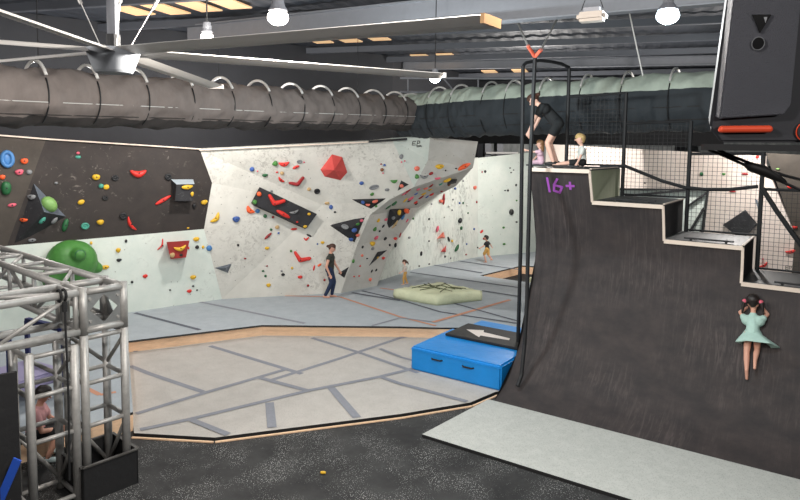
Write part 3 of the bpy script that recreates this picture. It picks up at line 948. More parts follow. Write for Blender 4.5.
for fq in bm.faces:
    for lp in fq.loops:
        q=lp.vert.co-B0;lp[uvl].uv=(q.dot(wr),q.z+q.dot(u))
nt_=M_ramp.node_tree
for nd in nt_.nodes:
    if nd.bl_idname=='ShaderNodeTexCoord':
        for lk in list(nd.outputs['Object'].links):nt_.links.new(nd.outputs['UV'],lk.to_socket)
curve=obj('curved_surface',bm,M_ramp,ramp,smooth=True)
bmesh.ops.triangulate(bmd,faces=bmd.faces[:],ngon_method='EAR_CLIP')
obj('side_frame',bmd,M_dark,ramp)
for k,(sa,sb,zt) in enumerate(tiers):
    prism_=NB();prism(prism_,[S(sa,zt,.02),S(sb,zt,.02),BK(sb,zt),BK(sa,zt)],V((0,0,.03)))
    obj('deck',prism_,M_deck,ramp)
    tr=NB();bar(tr,S(sa,zt,-.0)-V((0,0,.012))-u*.02,S(sb,zt,-.0)-V((0,0,.012))-u*.02,.03,.075)
    if k<3:
        zn=tiers[k+1][2];n=8
        for i in range(n):
            p=S(sb,zn+(zt-zn)*i/n)-u*.02;q=S(sb,zn+(zt-zn)*(i+1)/n)-u*.02;bar(tr,p,q,.045,.03,up=u)
        bar(tr,S(sb,zt,.03)+V((0,0,.035)),BK(sb,zt)+V((0,0,.035)),.04,.02)
    obj('edge_trim',tr,M_trim,ramp)
    gr=NB();a0=sa+.25*(sb-sa if k<3 else 2);a1=sb-.12*(sb-sa) if k<3 else sa+3
    if k==0:a0=sa-.08;a1=sb-.25
    bar(gr,S(a0,zt,.07)+V((0,0,.075)),S(a1,zt,.07)+V((0,0,.075)),.07,.03)
    for ss in (a0+.12,a1-.12):bar(gr,S(ss,zt,.07)+V((0,0,.03)),S(ss,zt,.07)+V((0,0,.065)),.04,.04,up=u)
    obj('grip_bar',gr,M_steel,ramp)
# olive side of the top tier
sp=NB();z_=z2+.03
prism(sp,[S(s1,z_,.03),BK(s1,z_),BK(s1,z1),S(s1,z1,.03)],wr*.02);obj('olive_side_panel',sp,M_olive,ramp)
vv=[];pp=[]
for ps in RV:
    i=len(vv);vv+=ps;pp.append(list(range(i,i+4)))
RT=BVHTree.FromPolygons(vv,pp)
bm=NB()
for pts in ([(547.3,178),(549.8,191.5)],[(557.2,179),(554.2,184.5),(554.2,190.5),(559.8,192.3),(562.2,187),(556,185.5)],[(566.5,185.8),(574,186)],[(570,182.3),(570.5,189)]):
    stroke(bm,pts,.045,RT,.006,.006)
obj('age_mark',bm,M_purple,ramp)['label']='purple tape lettering 16+'
# landing mat
C0=G(422,434,.06);
p0=B0-u*.0;Lm=(C0-B0).dot(-u);sh=(C0-B0).dot(wr)
bm=NB();prism(bm,[zz(C0,.002),zz(C0+wr*9.5,.002),zz(B0+wr*9.5,.002),zz(B0-wr*.12,.002)],V((0,0,.055)),0,1)
tag(obj('landing_mat',bm,[M_land,M_black_rub]),'long pale grey carpeted landing strip at the foot of the ramp','mat')
# ---------------------------------------------------------------- posts and mesh fence
def onback(px,z):
    lo,hi=-1,10
    for _ in range(50):
        mid=(lo+hi)/2
        if proj(BK(mid,z))[0]<px:lo=mid
        else:hi=mid
    return lo
def z_px(s,py):
    lo,hi=0,7
    for _ in range(50):
        mid=(lo+hi)/2
        if proj(BK(s,mid))[1]>py:lo=mid
        else:hi=mid
    return lo
sA=onback(567,z1);sB=onback(624,z1);sC=onback(688,z2);sD=onback(759,z3)
ins=u*(-.06)
fence=thing('safety_fence','black steel mesh safety fence along the back of ramp decks','fence',BK(sA,z1+.03))
ptop=[(sA,z_px(sA,68)),(sB,z_px(sB,93)),(sC,z_px(sC,121)),(sD,z_px(sD,152))]
zb=[z1,z2,z3,z4]
for i,(s,zt) in enumerate(ptop):
    b0=zb[i]+.035
    obj('post',tube(NB(),[BK(s,b0)+ins,BK(s,zt)+ins],.042,8),M_steel,fence)
rails=[(sA,sB,z_px(sA,97),z_px(sB,93),z1),(sB,sC,z_px(sB,124),z_px(sC,121),z2),(sC,sD,z_px(sC,154),z_px(sD,153.5),z3),(sD,9.3,z_px(sD,189),z_px(sD,189)+.02,z4)]
for sa,sb,za,zb_,zd in rails:
    obj('rail',tube(NB(),[BK(sa,za)+ins,BK(sb,zb_)+ins],.028,8),M_steel,fence)
    obj('rail',tube(NB(),[BK(sa,zd+.07)+ins,BK(sb,zd+.07)+ins],.02,8),M_steel,fence)
    mb=NB();n=int((sb-sa)/.085)
    for i in range(1,n):
        s=sa+(sb-sa)*i/n;bar(mb,BK(s,zd+.07)+ins,BK(s,za+(zb_-za)*i/n)+ins,.0065,.0065,up=u)
    nz=int((min(za,zb_)-zd)/.085)
    for j in range(1,nz+1):
        z=zd+j*.085;bar(mb,BK(sa,z)+ins,BK(sb,z)+ins,.0065,.0065)
    obj('wire_mesh',mb,M_steel,fence)
# padded cable sagging along the fence
cb=[(600,167),(625,166),(640,172),(662,181),(685,187.5),(705,189.5),(730,189.5),(758,186.5)]
def onplane(px,py,off):
    nn=-u;pl=BK(0,0)-u*off;r=ray(px,py);t=(pl-CAM).dot(nn)/r.dot(nn);return CAM+r*t
tag(obj('hand_rope',tube(NB(),[onplane(x,y,.14) for x,y in cb],.035,8),M_steel),'black rope sagging across the safety mesh above the steps','rope')
tag(obj('hand_rope',tube(NB(),[onplane(x,y,.14) for x,y in [(762,188),(776,210),(790,230),(806,252)]],.045,8),M_steel),'black rope slanting down at the right edge past the mesh','rope')
# arch frame and pole
fp=G(518,343,.62);fpt=V((fp.x,fp.y,z1+2.05))
arch=thing('pole_frame','black steel arch frame with a sliding pole at the ramp top corner','pole frame',fp)
bot=V((fp.x,fp.y,.655));
pt=BK(sA,0)+ins;zA=ptop[0][1]
top523=CAM+ray(523,66)*((fp.y)/ray(523,66).y)
pA=V((pt.x,pt.y,zA))
obj('pole',tube(NB(),[bot,V((fp.x,fp.y,3)),top523],.042,10),M_steel,arch)
mid=A(550,61.5,(fp.y+pt.y)/2)
obj('arch_bar',tube(NB(),[top523,top523+(mid-top523)*.12+V((0,0,.06)),top523+(mid-top523)*.6+V((0,0,.06)),mid,mid+(pA-mid)*.6+V((0,0,.03)),pA],.036,10),M_steel,arch)
# hanging rope
rp=[A(535,57,12.9),A(532,125,12.85),A(530,170,12.8),A(528,250,12.7),A(527,300,12.6),A(524.5,345,12.5),A(521.5,375,12.35),A(517.5,386,12.25)]
fixed=[]
for q in rp:
    D=(q-B0).dot(u);s=(q-B0).dot(wr);lim=Dz(max(q.z,.06))-.06
    if D>lim:q=q-u*(D-lim)
    fixed.append(q)
rope=thing('climbing_rope','black climbing rope hanging at the ramp edge from orange slings','rope',fixed[-1])
obj('rope_strand',tube(NB(),fixed,.04,8),M_steel,rope)
tp=rp[0]
for (x,y),(x2,y2) in (((528,46),(517,21)),((541,50),(557,19))):
    a_=A(x,y,12.6);b_=G(x2,y2,CZ-.05)
    obj('sling',tube(NB(),[tp,a_],.035,8),mat('orange_sling',(206,96,72),.6),rope)
    cn=NB();n=int((b_-a_).length/.09);dd=(b_-a_)/n
    for i in range(n):
        c=a_+dd*(i+.5);x_,y_c=perp(dd);side=x_ if i%2 else y_c
        tube(cn,[c+side*math.cos(t)*.02+dd.normalized()*math.sin(t)*.055 for t in [k*math.pi/4 for k in range(8)]],.008,5,closed=True)
    obj('chain',cn,M_alu,rope)
# ================================================================ CRASH MATS (ramp aligned)
def rbox(bm,c0,sx,sy,z0,z1_,bev=.03,puff=0,seg=10):
    """soft box: corner c0, along wr sx, along u sy"""
    t=bmesh.new();box(t,c0+wr*sx/2+u*sy/2+V((0,0,(z0+z1_)/2)),(sx,sy,z1_-z0),ax=(wr,u,V((0,0,1))))
    bmesh.ops.bevel(t,geom=t.edges[:],offset=bev,segments=3,affect='EDGES')
    me=bpy.data.meshes.new('tmp');t.to_mesh(me);t.free();bm.from_mesh(me);bpy.data.meshes.remove(me);return bm
zt=.58;F0=zz(G(411,346,zt),0)
sx=2.15
t=thing('crash_mat','big royal blue crash mat with two black handles below the ramp','crash mat',zz(F0,ZL))
obj('mat_body',rbox(NB(),F0,sx,1.75,ZL+.002,zt,.035),M_blue,t)
for px,py in ((437,359.5),(468,367)):
    # handle on front face plane
    nn=-u;r=ray(px,py);tt=(F0-CAM).dot(nn)/r.dot(nn);P=CAM+r*tt-u*.02
    hb=NB();tube(hb,[P-wr*.13+u*.03,P-wr*.1-u*.02,P+wr*.1-u*.02,P+wr*.13+u*.03],.018,8);obj('handle',hb,M_steel,t)
bm=NB();c_=F0+zz(V((0,0,0)),0);bar(bm,F0+V((0,0,zt-.06))-u*.003,F0+wr*sx+V((0,0,zt-.06))-u*.003,.012,.012);obj('seam',bm,M_blue,t)
F1=F0+u*1.78
t2_=tag(obj('crash_mat',rbox(NB(),F1+wr*.15,1.85,1.15,ZL+.002,zt-.03,.035),M_blue),'second royal blue crash mat behind the arrow mat','crash mat')
# black mat w/ arrow
bz=zt+.006;K0=zz(G(445,333.5,bz+.05),0);K3=zz(G(474,324.5,bz+.05),0);K1=zz(G(518,350.5,bz+.05),0)
kl_=(K1-K0).length;kd=(K3-K0).length
t=thing('folding_mat','thin black mat with a pale arrow lying on the blue mats','mat',zz(K0,bz))
obj('mat_body',rbox(NB(),K0,2.0,kd,bz,bz+.055,.012),M_blackv,t)
arr=[(466.5,329.5),(484,330.3),(483.5,332.2),(510,338.5),(509,340.2),(480.5,335.5),(479,337.2)]
bm=NB();prism(bm,[G(x,y,bz+.056) for x,y in arr],V((0,0,.003)));obj('arrow',bm,M_white,t)
# sage mat
sz=ZU+.30
c=[G(394,288.5,sz),G(437,295.5,sz),G(482,290.5,sz),G(440,281.5,sz)]
t=thing('crash_mat','sage green wrinkled crash mat lying on the raised mats','crash mat',zz(c[1],ZU))
bm=NB();n=14
def bil(a,b):return c[0]*(1-a)*(1-b)+c[1]*a*(1-b)+c[2]*a*b+c[3]*(1-a)*b
cen=sum(c,V())/4
grid=[]
for i in range(n+1):
    rw=[]
    for j in range(n+1):
        p=bil(i/n,j/n);e=min(i,j,n-i,n-j);z=sz-(.02 if e==0 else 0)+.028*math.sin(i*1.3+j*.9)*math.cos(j*1.7)+.016*math.sin(j*2.9-i*1.9)
        rw.append(bm.verts.new(zz(p,z)))
    grid.append(rw)
for i in range(n):
    for j in range(n):bm.faces.new((grid[i][j],grid[i+1][j],grid[i+1][j+1],grid[i][j+1]))
rim=[grid[i][0] for i in range(n)]+[grid[n][j] for j in range(n)]+[grid[i][n] for i in range(n,0,-1)]+[grid[0][j] for j in range(n,0,-1)]
m1=[bm.verts.new(cen.lerp(zz(v.co,ZU+.12),1.0)+(zz(v.co,0)-zz(cen,0))*.02*(1+.8*math.sin(k*1.7))) if 0 else bm.verts.new(zz(v.co+(v.co-cen)*.02*(1+.8*math.sin(k*1.7)),ZU+.12)) for k,v in enumerate(rim)]
lo=[bm.verts.new(zz(v.co,ZU+.004)) for v in rim];k=len(rim)
for i in range(k):
    j=(i+1)%k;bm.faces.new((rim[i],rim[j],m1[j],m1[i]));bm.faces.new((m1[i],m1[j],lo[j],lo[i]))
bm.faces.new(lo)
obj('mat_body',bm,M_sage,t,smooth=True)
for pts in ([(418,287),(428,287.5),(440,285),(455,289)],[(428,283),(434,287),(452,291)],[(420,290),(436,287),(446,283)],[(412,288),(425,285),(436,286)],[(440,292),(447,287),(462,289)],[(424,284),(440,289)],[(444,283),(452,287),(466,288.5)]):
    obj('strap',tube(NB(),[G(x,y,sz+.03) for x,y in pts],.012,6),mat('dark_olive_strap',(84,88,58),.7),t,smooth=True)
t=tag(obj('folded_pad',rbox(NB(),zz(G(528,279,.3),0),.9,.8,.01,.45,.12),M_sage),'greenish rolled pad in the sunken gap behind the poles','pad')
# yellow crumb on black floor
P=G(323,474,.0);bm=NB();ell(bm,P+V((0,0,.025)),(.05,.03,.025),sub=1,noise=.1);tag(obj('yellow_block',bm,hm('yellow')),'tiny yellow toy block lying on the black speckled floor','toy')
# ================================================================ TRUSS
wv=V((.65,.76,0)).normalized();vd=V((-.76,.65,0)).normalized();ts=.56
def bar_t(bm,p,q,r):return tube(bm,[p,q],r,12)
RT_=.056
def tower(P1,h,label,braces=True):
    t=thing('truss_tower',label,'truss',P1)
    cs=[P1,P1+wv*ts,P1+wv*ts+vd*ts,P1+vd*ts]
    for q in cs:obj('post',bar_t(NB(),zz(q,.02),zz(q,h),RT_),M_alu,t,smooth=True)
    for z in [.12,1.02,1.62,h-.05]:
        for i in range(4):obj('rung',bar_t(NB(),zz(cs[i],z),zz(cs[(i+1)%4],z),.032),M_alu,t,smooth=True)
    if braces:
        for i in range(4):
            for z0,z1_ in ((.15,.98),(1.66,h-.1)):
                a_,b_=(cs[i],cs[(i+1)%4])
                if i%2:a_,b_=b_,a_
                if i in (0,3):continue
                obj('brace',bar_t(NB(),zz(a_,z0),zz(b_,z1_),.028),M_alu,t,smooth=True)
    return t,cs
P1=V((-4.25,8.6,0))
HT=2.92;HB=HT-ts-.06
tA,cA=tower(P1,HB,'right aluminium truss tower standing in the black ballast box')
P5=P1-wv*(.13+ts)
tB,cB=tower(P5,HB-.1,'left aluminium truss tower carrying the horizontal truss')
# corner cube
cube=thing('truss_corner','square aluminium corner block with plated sides on top of the towers','truss',zz(P1,HB))
for q in cA:obj('post',bar_t(NB(),zz(q,HB+.005),zz(q,HT+.03),RT_),M_alu,cube,smooth=True)
for z in (HB+.06,HT-.03):
    for i in range(4):obj('chord',bar_t(NB(),zz(cA[i],z),zz(cA[(i+1)%4],z),.05),M_alu,cube,smooth=True)
def plate(p,q,z0,z1_,nn):
    bm=NB();w_=(q-p);c=(p+q)/2;zc=(z0+z1_)/2;out=[zz(p,z0),zz(q,z0),zz(q,z1_),zz(p,z1_)];
    dia=[zz(c,z0+.03),zz(q-w_*.08,zc),zz(c,z1_-.03),zz(p+w_*.08,zc)]
    for k in range(2):
        off=nn*.01*k
        if k==0:A_=[bm.verts.new(v) for v in out];D_=[bm.verts.new(v) for v in dia]
        else:A2=[bm.verts.new(v+off) for v in out];D2=[bm.verts.new(v+off) for v in dia]
    for (a1,d1) in ((A_,D_),(A2,D2)):
        for i in range(4):
            bm.faces.new((a1[i],a1[(i+1)%4],d1[i]));bm.faces.new((d1[i],a1[(i+1)%4],d1[(i+1)%4]))
    for i in range(4):
        j=(i+1)%4;bm.faces.new((A_[i],A_[j],A2[j],A2[i]));bm.faces.new((D_[i],D_[j],D2[j],D2[i]))
    return bm
mg=.05
obj('gusset_plate',plate(cA[0]+wv*mg,cA[1]-wv*mg,HB+.1,HT-.07,-vd),M_alup,cube)
obj('gusset_plate',plate(cA[1]+vd*mg,cA[2]-vd*mg,HB+.1,HT-.07,wv),M_alup,cube)
for (a,b) in ((.16,.16),(.84,.16),(.16,.84),(.84,.84)):
    p=cA[0]+wv*ts*a;z=HB+.1+(HT-.17-HB)*b;obj('bolt',tube(NB(),[zz(p,z)-vd*.0,zz(p,z)-vd*.03],.02,8),M_alu,cube)
def htruss(c0,c1,dirv,L,label,name='horizontal_truss'):
    """c0,c1: near chord roots on the cube"""
    t=thing(name,label,'truss',zz(c0,HB+.06))
    zs_=(HB+.06,HT-.03)
    for q in (c0,c1):
        for z in zs_:obj('chord',bar_t(NB(),zz(q+dirv*.06,z),zz(q+dirv*L,z),.052),M_alu,t,smooth=True)
    n=int(L/1.0)
    for i in range(n+1):
        s=.1+i*1.0
        for q in (c0,c1):obj('upright',bar_t(NB(),zz(q+dirv*s,zs_[0]),zz(q+dirv*s,zs_[1]),.032),M_alu,t,smooth=True)
        for z in zs_:obj('cross_bar',bar_t(NB(),zz(c0+dirv*s,z),zz(c1+dirv*s,z),.032),M_alu,t,smooth=True)
        if i<n:
            for q in (c0,):
                a_,b_=(zs_ if i%2 else zs_[::-1]);obj('brace',bar_t(NB(),zz(q+dirv*s,a_),zz(q+dirv*(s+1.0),b_),.028),M_alu,t,smooth=True)
            obj('brace',bar_t(NB(),zz((c0,c1)[i%2]+dirv*s,zs_[1]),zz((c1,c0)[i%2]+dirv*(s+1.0),zs_[1]),.028),M_alu,t,smooth=True)
    return t
htruss(cA[0],cA[3],-wv,4.2,'horizontal aluminium truss running toward the camera at left')
htruss(cA[3],cA[2],vd,5.2,'horizontal aluminium truss running away toward the green blob hold')
# black rope loop over the front chord
P=cA[0]-wv*.27
zc=HT-.03
t=thing('tie_strap','black strap looped over the front truss chord and hanging down','strap',zz(P,.4))
bm=NB();
for k in (-.03,.03):tube(bm,[zz(P+wv*k,zc)+(-vd)*math.cos(a_)*.075+V((0,0,math.sin(a_)*.075)) for a_ in [i*math.pi/6 for i in range(12)]],.018,6,closed=True)
tube(bm,[zz(P,zc-.07)-vd*.09,zz(P,zc-.2)-vd*.09],.03,6)
obj('loop',bm,M_blackfab,t)
obj('strap_tail',tube(NB(),[zz(P,zc-.1)-vd*.09,zz(P,1.5)-vd*.1+wv*.01,zz(P,.4)-vd*.08],.014,6),M_blackfab,t)
# ballast box
cx=(cA[0]+cA[2])/2;hb=.39
cr=[cx-wv*hb-vd*hb,cx+wv*hb-vd*hb,cx+wv*hb+vd*hb,cx-wv*hb+vd*hb]
t=thing('ballast_box','open black box wrapped around the foot of the right tower','box',zz(cx,0))
bm=NB()
for i in range(4):
    p,q=cr[i],cr[(i+1)%4];nn=(zz(cx,0)-(p+q)/2).normalized()
    prism(bm,[zz(p,.001),zz(q,.001),zz(q+nn*.02,.001),zz(p+nn*.02,.001)],V((0,0,.5)))
obj('side_panel',bm,M_blackfab,t)
bm=NB()
for i in range(4):bar(bm,zz(cr[i],.51),zz(cr[(i+1)%4],.51),.045,.02)
obj('rim',bm,mat('dark_grey_rim',(70,68,66),.6),t)
# black board and blue strap at lower left
pb=A(18,378,7.9)
t=thing('black_panel_board','tall black board at the left edge in front of the truss','board',zz(pb,0))
bm=NB();a_=zz(pb,.001)-V((.02,0,0));b_=a_-wv*1.6+V((-.3,0,0));dn=(b_-a_).normalized();nn=V((-dn.y,dn.x,0))
prism(bm,[a_,b_,b_+nn*.05,a_+nn*.05],V((0,0,2.05)));obj('panel',bm,M_blackfab,t)
bm=NB();p=A(1,500,7.75);q=A(19,458,7.75);bar(bm,p-V((0,.03,0)),q-V((0,.03,0)),.10,.02,up=V((0,1,0)))
o=obj('blue_strap',bm,mat('blue_webbing',(40,86,190),.6));tag(o,'blue webbing strap running diagonally over the black board','strap')
# navy frame with lavender pad behind truss
M_navy=mat('navy_frame',(38,46,96),.5);M_lav=mat('lavender_pad',(150,142,176),.6)
cpad=G(20,380,.9)
t=thing('padded_table','lavender padded platform on a navy frame behind the truss','gym platform',zz(cpad,ZU))
bm=NB();c_=A(20,377,11.3);box(bm,c_,(1.05,1.0,.22),rz=-.5);bmesh.ops.bevel(bm,geom=bm.edges[:],offset=.03,segments=2,affect='EDGES');obj('pad',bm,M_lav,t)
for dx,dy in ((-.5,-.46),(.5,-.46),(-.5,.46),(.5,.46)):
    q=c_+Matrix.Rotation(-.5,3,'Z')@V((dx,dy,0));obj('leg',bar(NB(),zz(q,ZU+.005),zz(q,c_.z+.85),.07,.07,up=V((0,1,0))),M_navy,t)
for sy in (-.46,.46):
    q=c_+Matrix.Rotation(-.5,3,'Z')@V((-.5,sy,.85));r_=c_+Matrix.Rotation(-.5,3,'Z')@V((.5,sy,.85));obj('top_rail',bar(NB(),q,r_,.09,.1),M_navy,t)
# framed board behind the steps
t=thing('slanted_board','pale framed board with dark battens seen through the mesh','board',zz(A(665,230,17.2),ZU))
Yb=17.2
p4=[A(610,190,Yb),A(708,190.5,Yb),A(701,250,Yb),A(610,250,Yb)]
lo_=[zz(p4[0],ZU),zz(p4[1],ZU)]
bm=NB();prism(bm,[p4[0],p4[1],A(703,236,Yb),zz(A(703,236,Yb),ZU),zz(p4[0],ZU)],V((0,.06,0)));obj('panel',bm,M_wallmint,t)
bm=NB()
for (a_,b_) in (((610,189),(709,190)),((708,190),(702,236)),((706,193),(688,206)),((704,208),(689,233)),((625,196),(688,190))):
    bar(bm,A(*a_,Yb-.05),A(*b_,Yb-.05),.05 if a_[1]!=193 else .04,.05,up=V((0,1,0)))
obj('batten',bm,M_dark,t)
# ================================================================ DUCTS
def duct(name,label,pts,r,mt,split,hoopx):
    t=thing(name,label,'duct',pts[0])
    n=260;P=[];R=[]
    tot=len(pts)-1
    for i in range(n+1):
        x=i/n*tot;k=min(int(x),tot-1);q=pts[k].lerp(pts[k+1],x-k);P.append(q)
    L=sum((P[i+1]-P[i]).length for i in range(n))
    bm=NB();NS=48;rings=[]
    for i,q in enumerate(P):
        d=(P[min(i+1,n)]-P[max(i-1,0)]).normalized();x=d.cross(V((0,0,1))).normalized();y=x.cross(d)
        s=i/n*L;pin=math.exp(-(((s/1.15)%1-.5)/.06)**2)
        ring=[]
        for k in range(NS):
            a_=2*math.pi*k/NS
            rr=r*(1-.035*pin)+.018*math.sin(a_*3+s*5)+.014*math.sin(a_*7-s*9)+.035*noise.noise(V((s*5.5+math.sin(a_*2)*1.2,a_*1.1 if a_<math.pi else (2*math.pi-a_)*1.1,r*9)))+.02*noise.noise(V((s*13,math.cos(a_)*2.5,math.sin(a_)*2.5)))
            if abs(a_-math.radians(200))<.1 or abs(a_-math.radians(340))<.1:rr+=.02
            ring.append(bm.verts.new(q+x*math.cos(a_)*rr+y*math.sin(a_)*rr))
        rings.append(ring)
    for a_,b_ in zip(rings,rings[1:]):
        for k in range(NS):
            fq=bm.faces.new((a_[k],a_[(k+1)%NS],b_[(k+1)%NS],b_[k]))
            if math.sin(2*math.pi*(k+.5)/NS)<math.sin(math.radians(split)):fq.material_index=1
    bm.faces.new(rings[0]);bm.faces.new(rings[-1])
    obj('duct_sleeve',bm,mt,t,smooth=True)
    for an_ in (-12,-38):
        sp2=[]
        for i in range(0,n+1,2):
            q=P[i];d=(P[min(i+1,n)]-P[max(i-1,0)]).normalized();x=d.cross(V((0,0,1))).normalized()
            if x.y>0:x=-x
            a_=math.radians(an_);sp2.append(q+x*math.cos(a_)*(r+.012)+V((0,0,1))*math.sin(a_)*(r+.012))
        obj('seam',tube(NB(),sp2,.009,5),M_hoop if an_==-12 and r<.6 else M_ductlow,t,smooth=True)
    def at_px(px):
        lo,hi=0,1;inc=proj(P[-1])[0]>proj(P[0])[0]
        for _ in range(40):
            mid=(lo+hi)/2;k=mid*n;i=min(int(k),n-1);q=P[i].lerp(P[i+1],k-i)
            if (proj(q)[0]<px)==inc:lo=mid
            else:hi=mid
        return q,(P[i+1]-P[i]).normalized()
    for px in hoopx:
        q,d=at_px(px);x=d.cross(V((0,0,1))).normalized()
        if x.y>0:x=-x
        rs=r+.015
        hp=[q+V((0,0,1))*math.sin(a_)*(r+.12)*1.0+x*math.cos(a_)*(r+.03) for a_ in [math.radians(v) for v in range(35,150,8)]]
        obj('hoop',tube(NB(),hp,.03,6),M_hoop,t,smooth=True)
        sp_=[q+V((0,0,1))*math.sin(a_)*rs+x*math.cos(a_)*rs for a_ in [math.radians(v) for v in range(-60,40,8)]]
        obj('strap',tube(NB(),sp_,.014,6),M_steel,t,smooth=True)
    return t
dl=[V((-10.5,5.8,5.62)),V((-6.65,10.9,5.66)),V((-3.1,15.6,5.76)),V((.3,20.2,5.90))]
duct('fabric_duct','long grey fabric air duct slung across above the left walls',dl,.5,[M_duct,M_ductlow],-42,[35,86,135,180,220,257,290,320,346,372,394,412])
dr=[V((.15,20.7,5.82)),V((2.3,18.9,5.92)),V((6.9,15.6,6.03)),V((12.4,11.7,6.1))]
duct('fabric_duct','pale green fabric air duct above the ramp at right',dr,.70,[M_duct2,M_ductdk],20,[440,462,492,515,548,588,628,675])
tag(obj('hanging_cable',tube(NB(),[G(626,-3,CZ),A(643,76,12.9)],.014,6),M_hoop),'thin pale cable dropping from the roof to the right duct','cable')
# dark soffit behind ducts (black drape band)
tag(obj('black_drape',vquad(NB(),A(395,120,23.5),A(725,120,21.0),5.02,5.75,.05),M_blackfab),'black fabric band hanging behind the ducts above far walls','drape')
# ================================================================ FAN
hub=V((-2.58,5.9,5.66))
fan=thing('ceiling_fan','large silver industrial ceiling fan with six long blades','ceiling fan',hub)
bm=NB()
prof=[(.0,-.145),(.13,-.145),(.155,-.14),(.168,-.12),(.20,-.03),(.222,.03),(.228,.055),(.226,.07),(.20,.075),(.0,.075)]
rg=[]
for rr,zz_ in prof:
    if rr==0:rg.append([bm.verts.new(hub+V((0,0,zz_)))])
    else:rg.append([bm.verts.new(hub+V((rr*math.cos(a_),rr*math.sin(a_),zz_))) for a_ in [k*math.pi/32 for k in range(64)]])
for a_,b_ in zip(rg,rg[1:]):
    for k in range(64):
        if len(a_)==1:bm.faces.new((a_[0],b_[k],b_[(k+1)%64]))
        elif len(b_)==1:bm.faces.new((a_[k],b_[0],a_[(k+1)%64]))
        else:bm.faces.new((a_[k],b_[k],b_[(k+1)%64],a_[(k+1)%64]))
obj('motor_drum',bm,M_hub,fan)
obj('mast',box(NB(),hub+V((0,0,.1+(CZ-hub.z)/2)),(.075,.075,CZ-hub.z-.1)),M_beam,fan)
bm=NB();tube(bm,[hub+V((0,0,.08)),hub+V((0,0,.2))],.06,12);obj('mast_foot',bm,M_steel,fan)
tipz=[(.0),(0),(0),(0),(0),(0)]
for k,ang in enumerate((-35,29,91,151,211,271)):
    a_=math.radians(ang);d=V((math.cos(a_),math.sin(a_),0));Lb=3.75 if k==0 else 3.45
    p=hub+d*.2+V((0,0,.05));q=hub+d*Lb+V((0,0,.05 if k!=0 else -.05))
    dd=(q-p).normalized();x=dd.cross(V((0,0,1))).normalized();y=x.cross(dd)
    x,y=(x*math.cos(.2)+y*math.sin(.2)),(-x*math.sin(.2)+y*math.cos(.2))
    sec=[(-.105,-.004),(-.05,.018),(.02,.024),(.07,.016),(.105,-.004),(.03,-.008),(-.03,-.010)]
    bm=NB();A_=[bm.verts.new(p+x*s0+y*s1_) for s0,s1_ in sec];B_=[bm.verts.new(q+x*s0+y*s1_) for s0,s1_ in sec]
    bm.faces.new(A_[::-1]);bm.faces.new(B_)
    for i in range(len(sec)):
        j=(i+1)%len(sec);bm.faces.new((A_[i],A_[j],B_[j],B_[i]))
    bl=obj('blade',bm,M_fan,fan)
    tb=NB();bar(tb,q,q+dd*.025,.21,.055,up=V((0,0,1)));obj('blade_tip',tb,mat('warm_lit_blade_tip',(206,160,112),.5) if k==0 else M_fan,bl)  # first blade's tip is tinted for the orange light on it
for dx,dy in ((-.42,-.1),(-.16,.25),(.2,-.2),(.5,.25)):
    tpp=V((hub.x+dx*2.4,hub.y+dy*2.4,CZ-.02));b_=hub+V((dx*.25,dy*.25,.1))
    obj('guy_wire',tube(NB(),[b_,tpp],.0045,5),M_hoop,fan)
    m_=b_.lerp(tpp,.16);m2=b_.lerp(tpp,.27);obj('turnbuckle',tube(NB(),[m_,m2],.016,6),M_alu,fan)
# ================================================================ LAMPS
def lamp(P,label,power,col=(1,.95,.88),rad=.16,mt=None,group=None,visible=True):
    t=thing('high_bay_lamp',label,'lamp',P,group)
    bm=NB();prof=[(.0,.13),(.05,.13),(.06,.08),(rad*.7,.05),(rad*.9,.02),(rad*.9,.01)]
    N_=20;rg=[]
    for rr,z in prof[1:]:rg.append([bm.verts.new(P+V((rr*math.cos(k*2*math.pi/N_),rr*math.sin(k*2*math.pi/N_),z))) for k in range(N_)])
    for a_,b_ in zip(rg,rg[1:]):
        for k in range(N_):bm.faces.new((a_[k],a_[(k+1)%N_],b_[(k+1)%N_],b_[k]))
    bm.faces.new(rg[0])
    obj('housing',bm,M_beam,t)
    bm=NB();ell(bm,P+V((0,0,-.05)),(rad,rad,rad*.75),sub=3);obj('lens',bm,mt or M_lamp,t,smooth=True)
    obj('stem',tube(NB(),[P+V((0,0,.14)),V((P.x,P.y,CZ+.07))],.01,6),M_steel,t)
    if power:
        ld=bpy.data.lights.new('lamp_light','POINT');ld.shadow_soft_size=.12;ld.energy=power*2.1;ld.color=col
        lo_=bpy.data.objects.new('lamp_light',ld);COL.objects.link(lo_);lo_.parent=t;lo_.location=(0,0,-.26)
    return t
W1=(1,.93,.84);W2=(.86,.97,1)
lamp(G(278,12,6.15),'bright warm high bay lamp in front of the deep roof beam',850,W1,.10)
lamp(G(207,33,6.3),'small bright high bay lamp hanging at the left end of beam',160,W1,.08)
lamp(G(435,76,6.2),'small cool high bay lamp hanging above where the ducts meet',420,W2,.10,M_lampc)
lamp(G(668,11,6.4),'bright cool high bay lamp over the ramp near the speaker',400,W2,.12,M_lampc)
for k,(x,y,pw) in enumerate(((-4.5,16.2,500),(-7.5,13.6,380),(-1.2,18.0,380),(4.6,22.5,950),(8.5,16.3,600),(-2.0,.5,420),(3.0,-2.2,420),(-6.5,5.0,450),(0.8,4.0,420),(6.5,5,180))):  # out-of-view lamps; fill ones are added to brighten walls, decks and speaker
    lamp(V((x,y,6.5 if y<6 else 6.08)),['high bay lamp hidden above the left duct over the mats','high bay lamp over the left climbing wall','high bay lamp over the boulder face','unseen fill lamp over the far corner mats','unseen fill lamp beyond the ramp decks','unseen fill lamp above the camera, left of centre','unseen fill lamp above the camera, right of centre','unseen high bay lamp above the truss','unseen fill lamp over the lower floor mat','unseen high bay lamp above the landing strip'][k],pw,(1,.96,.92))
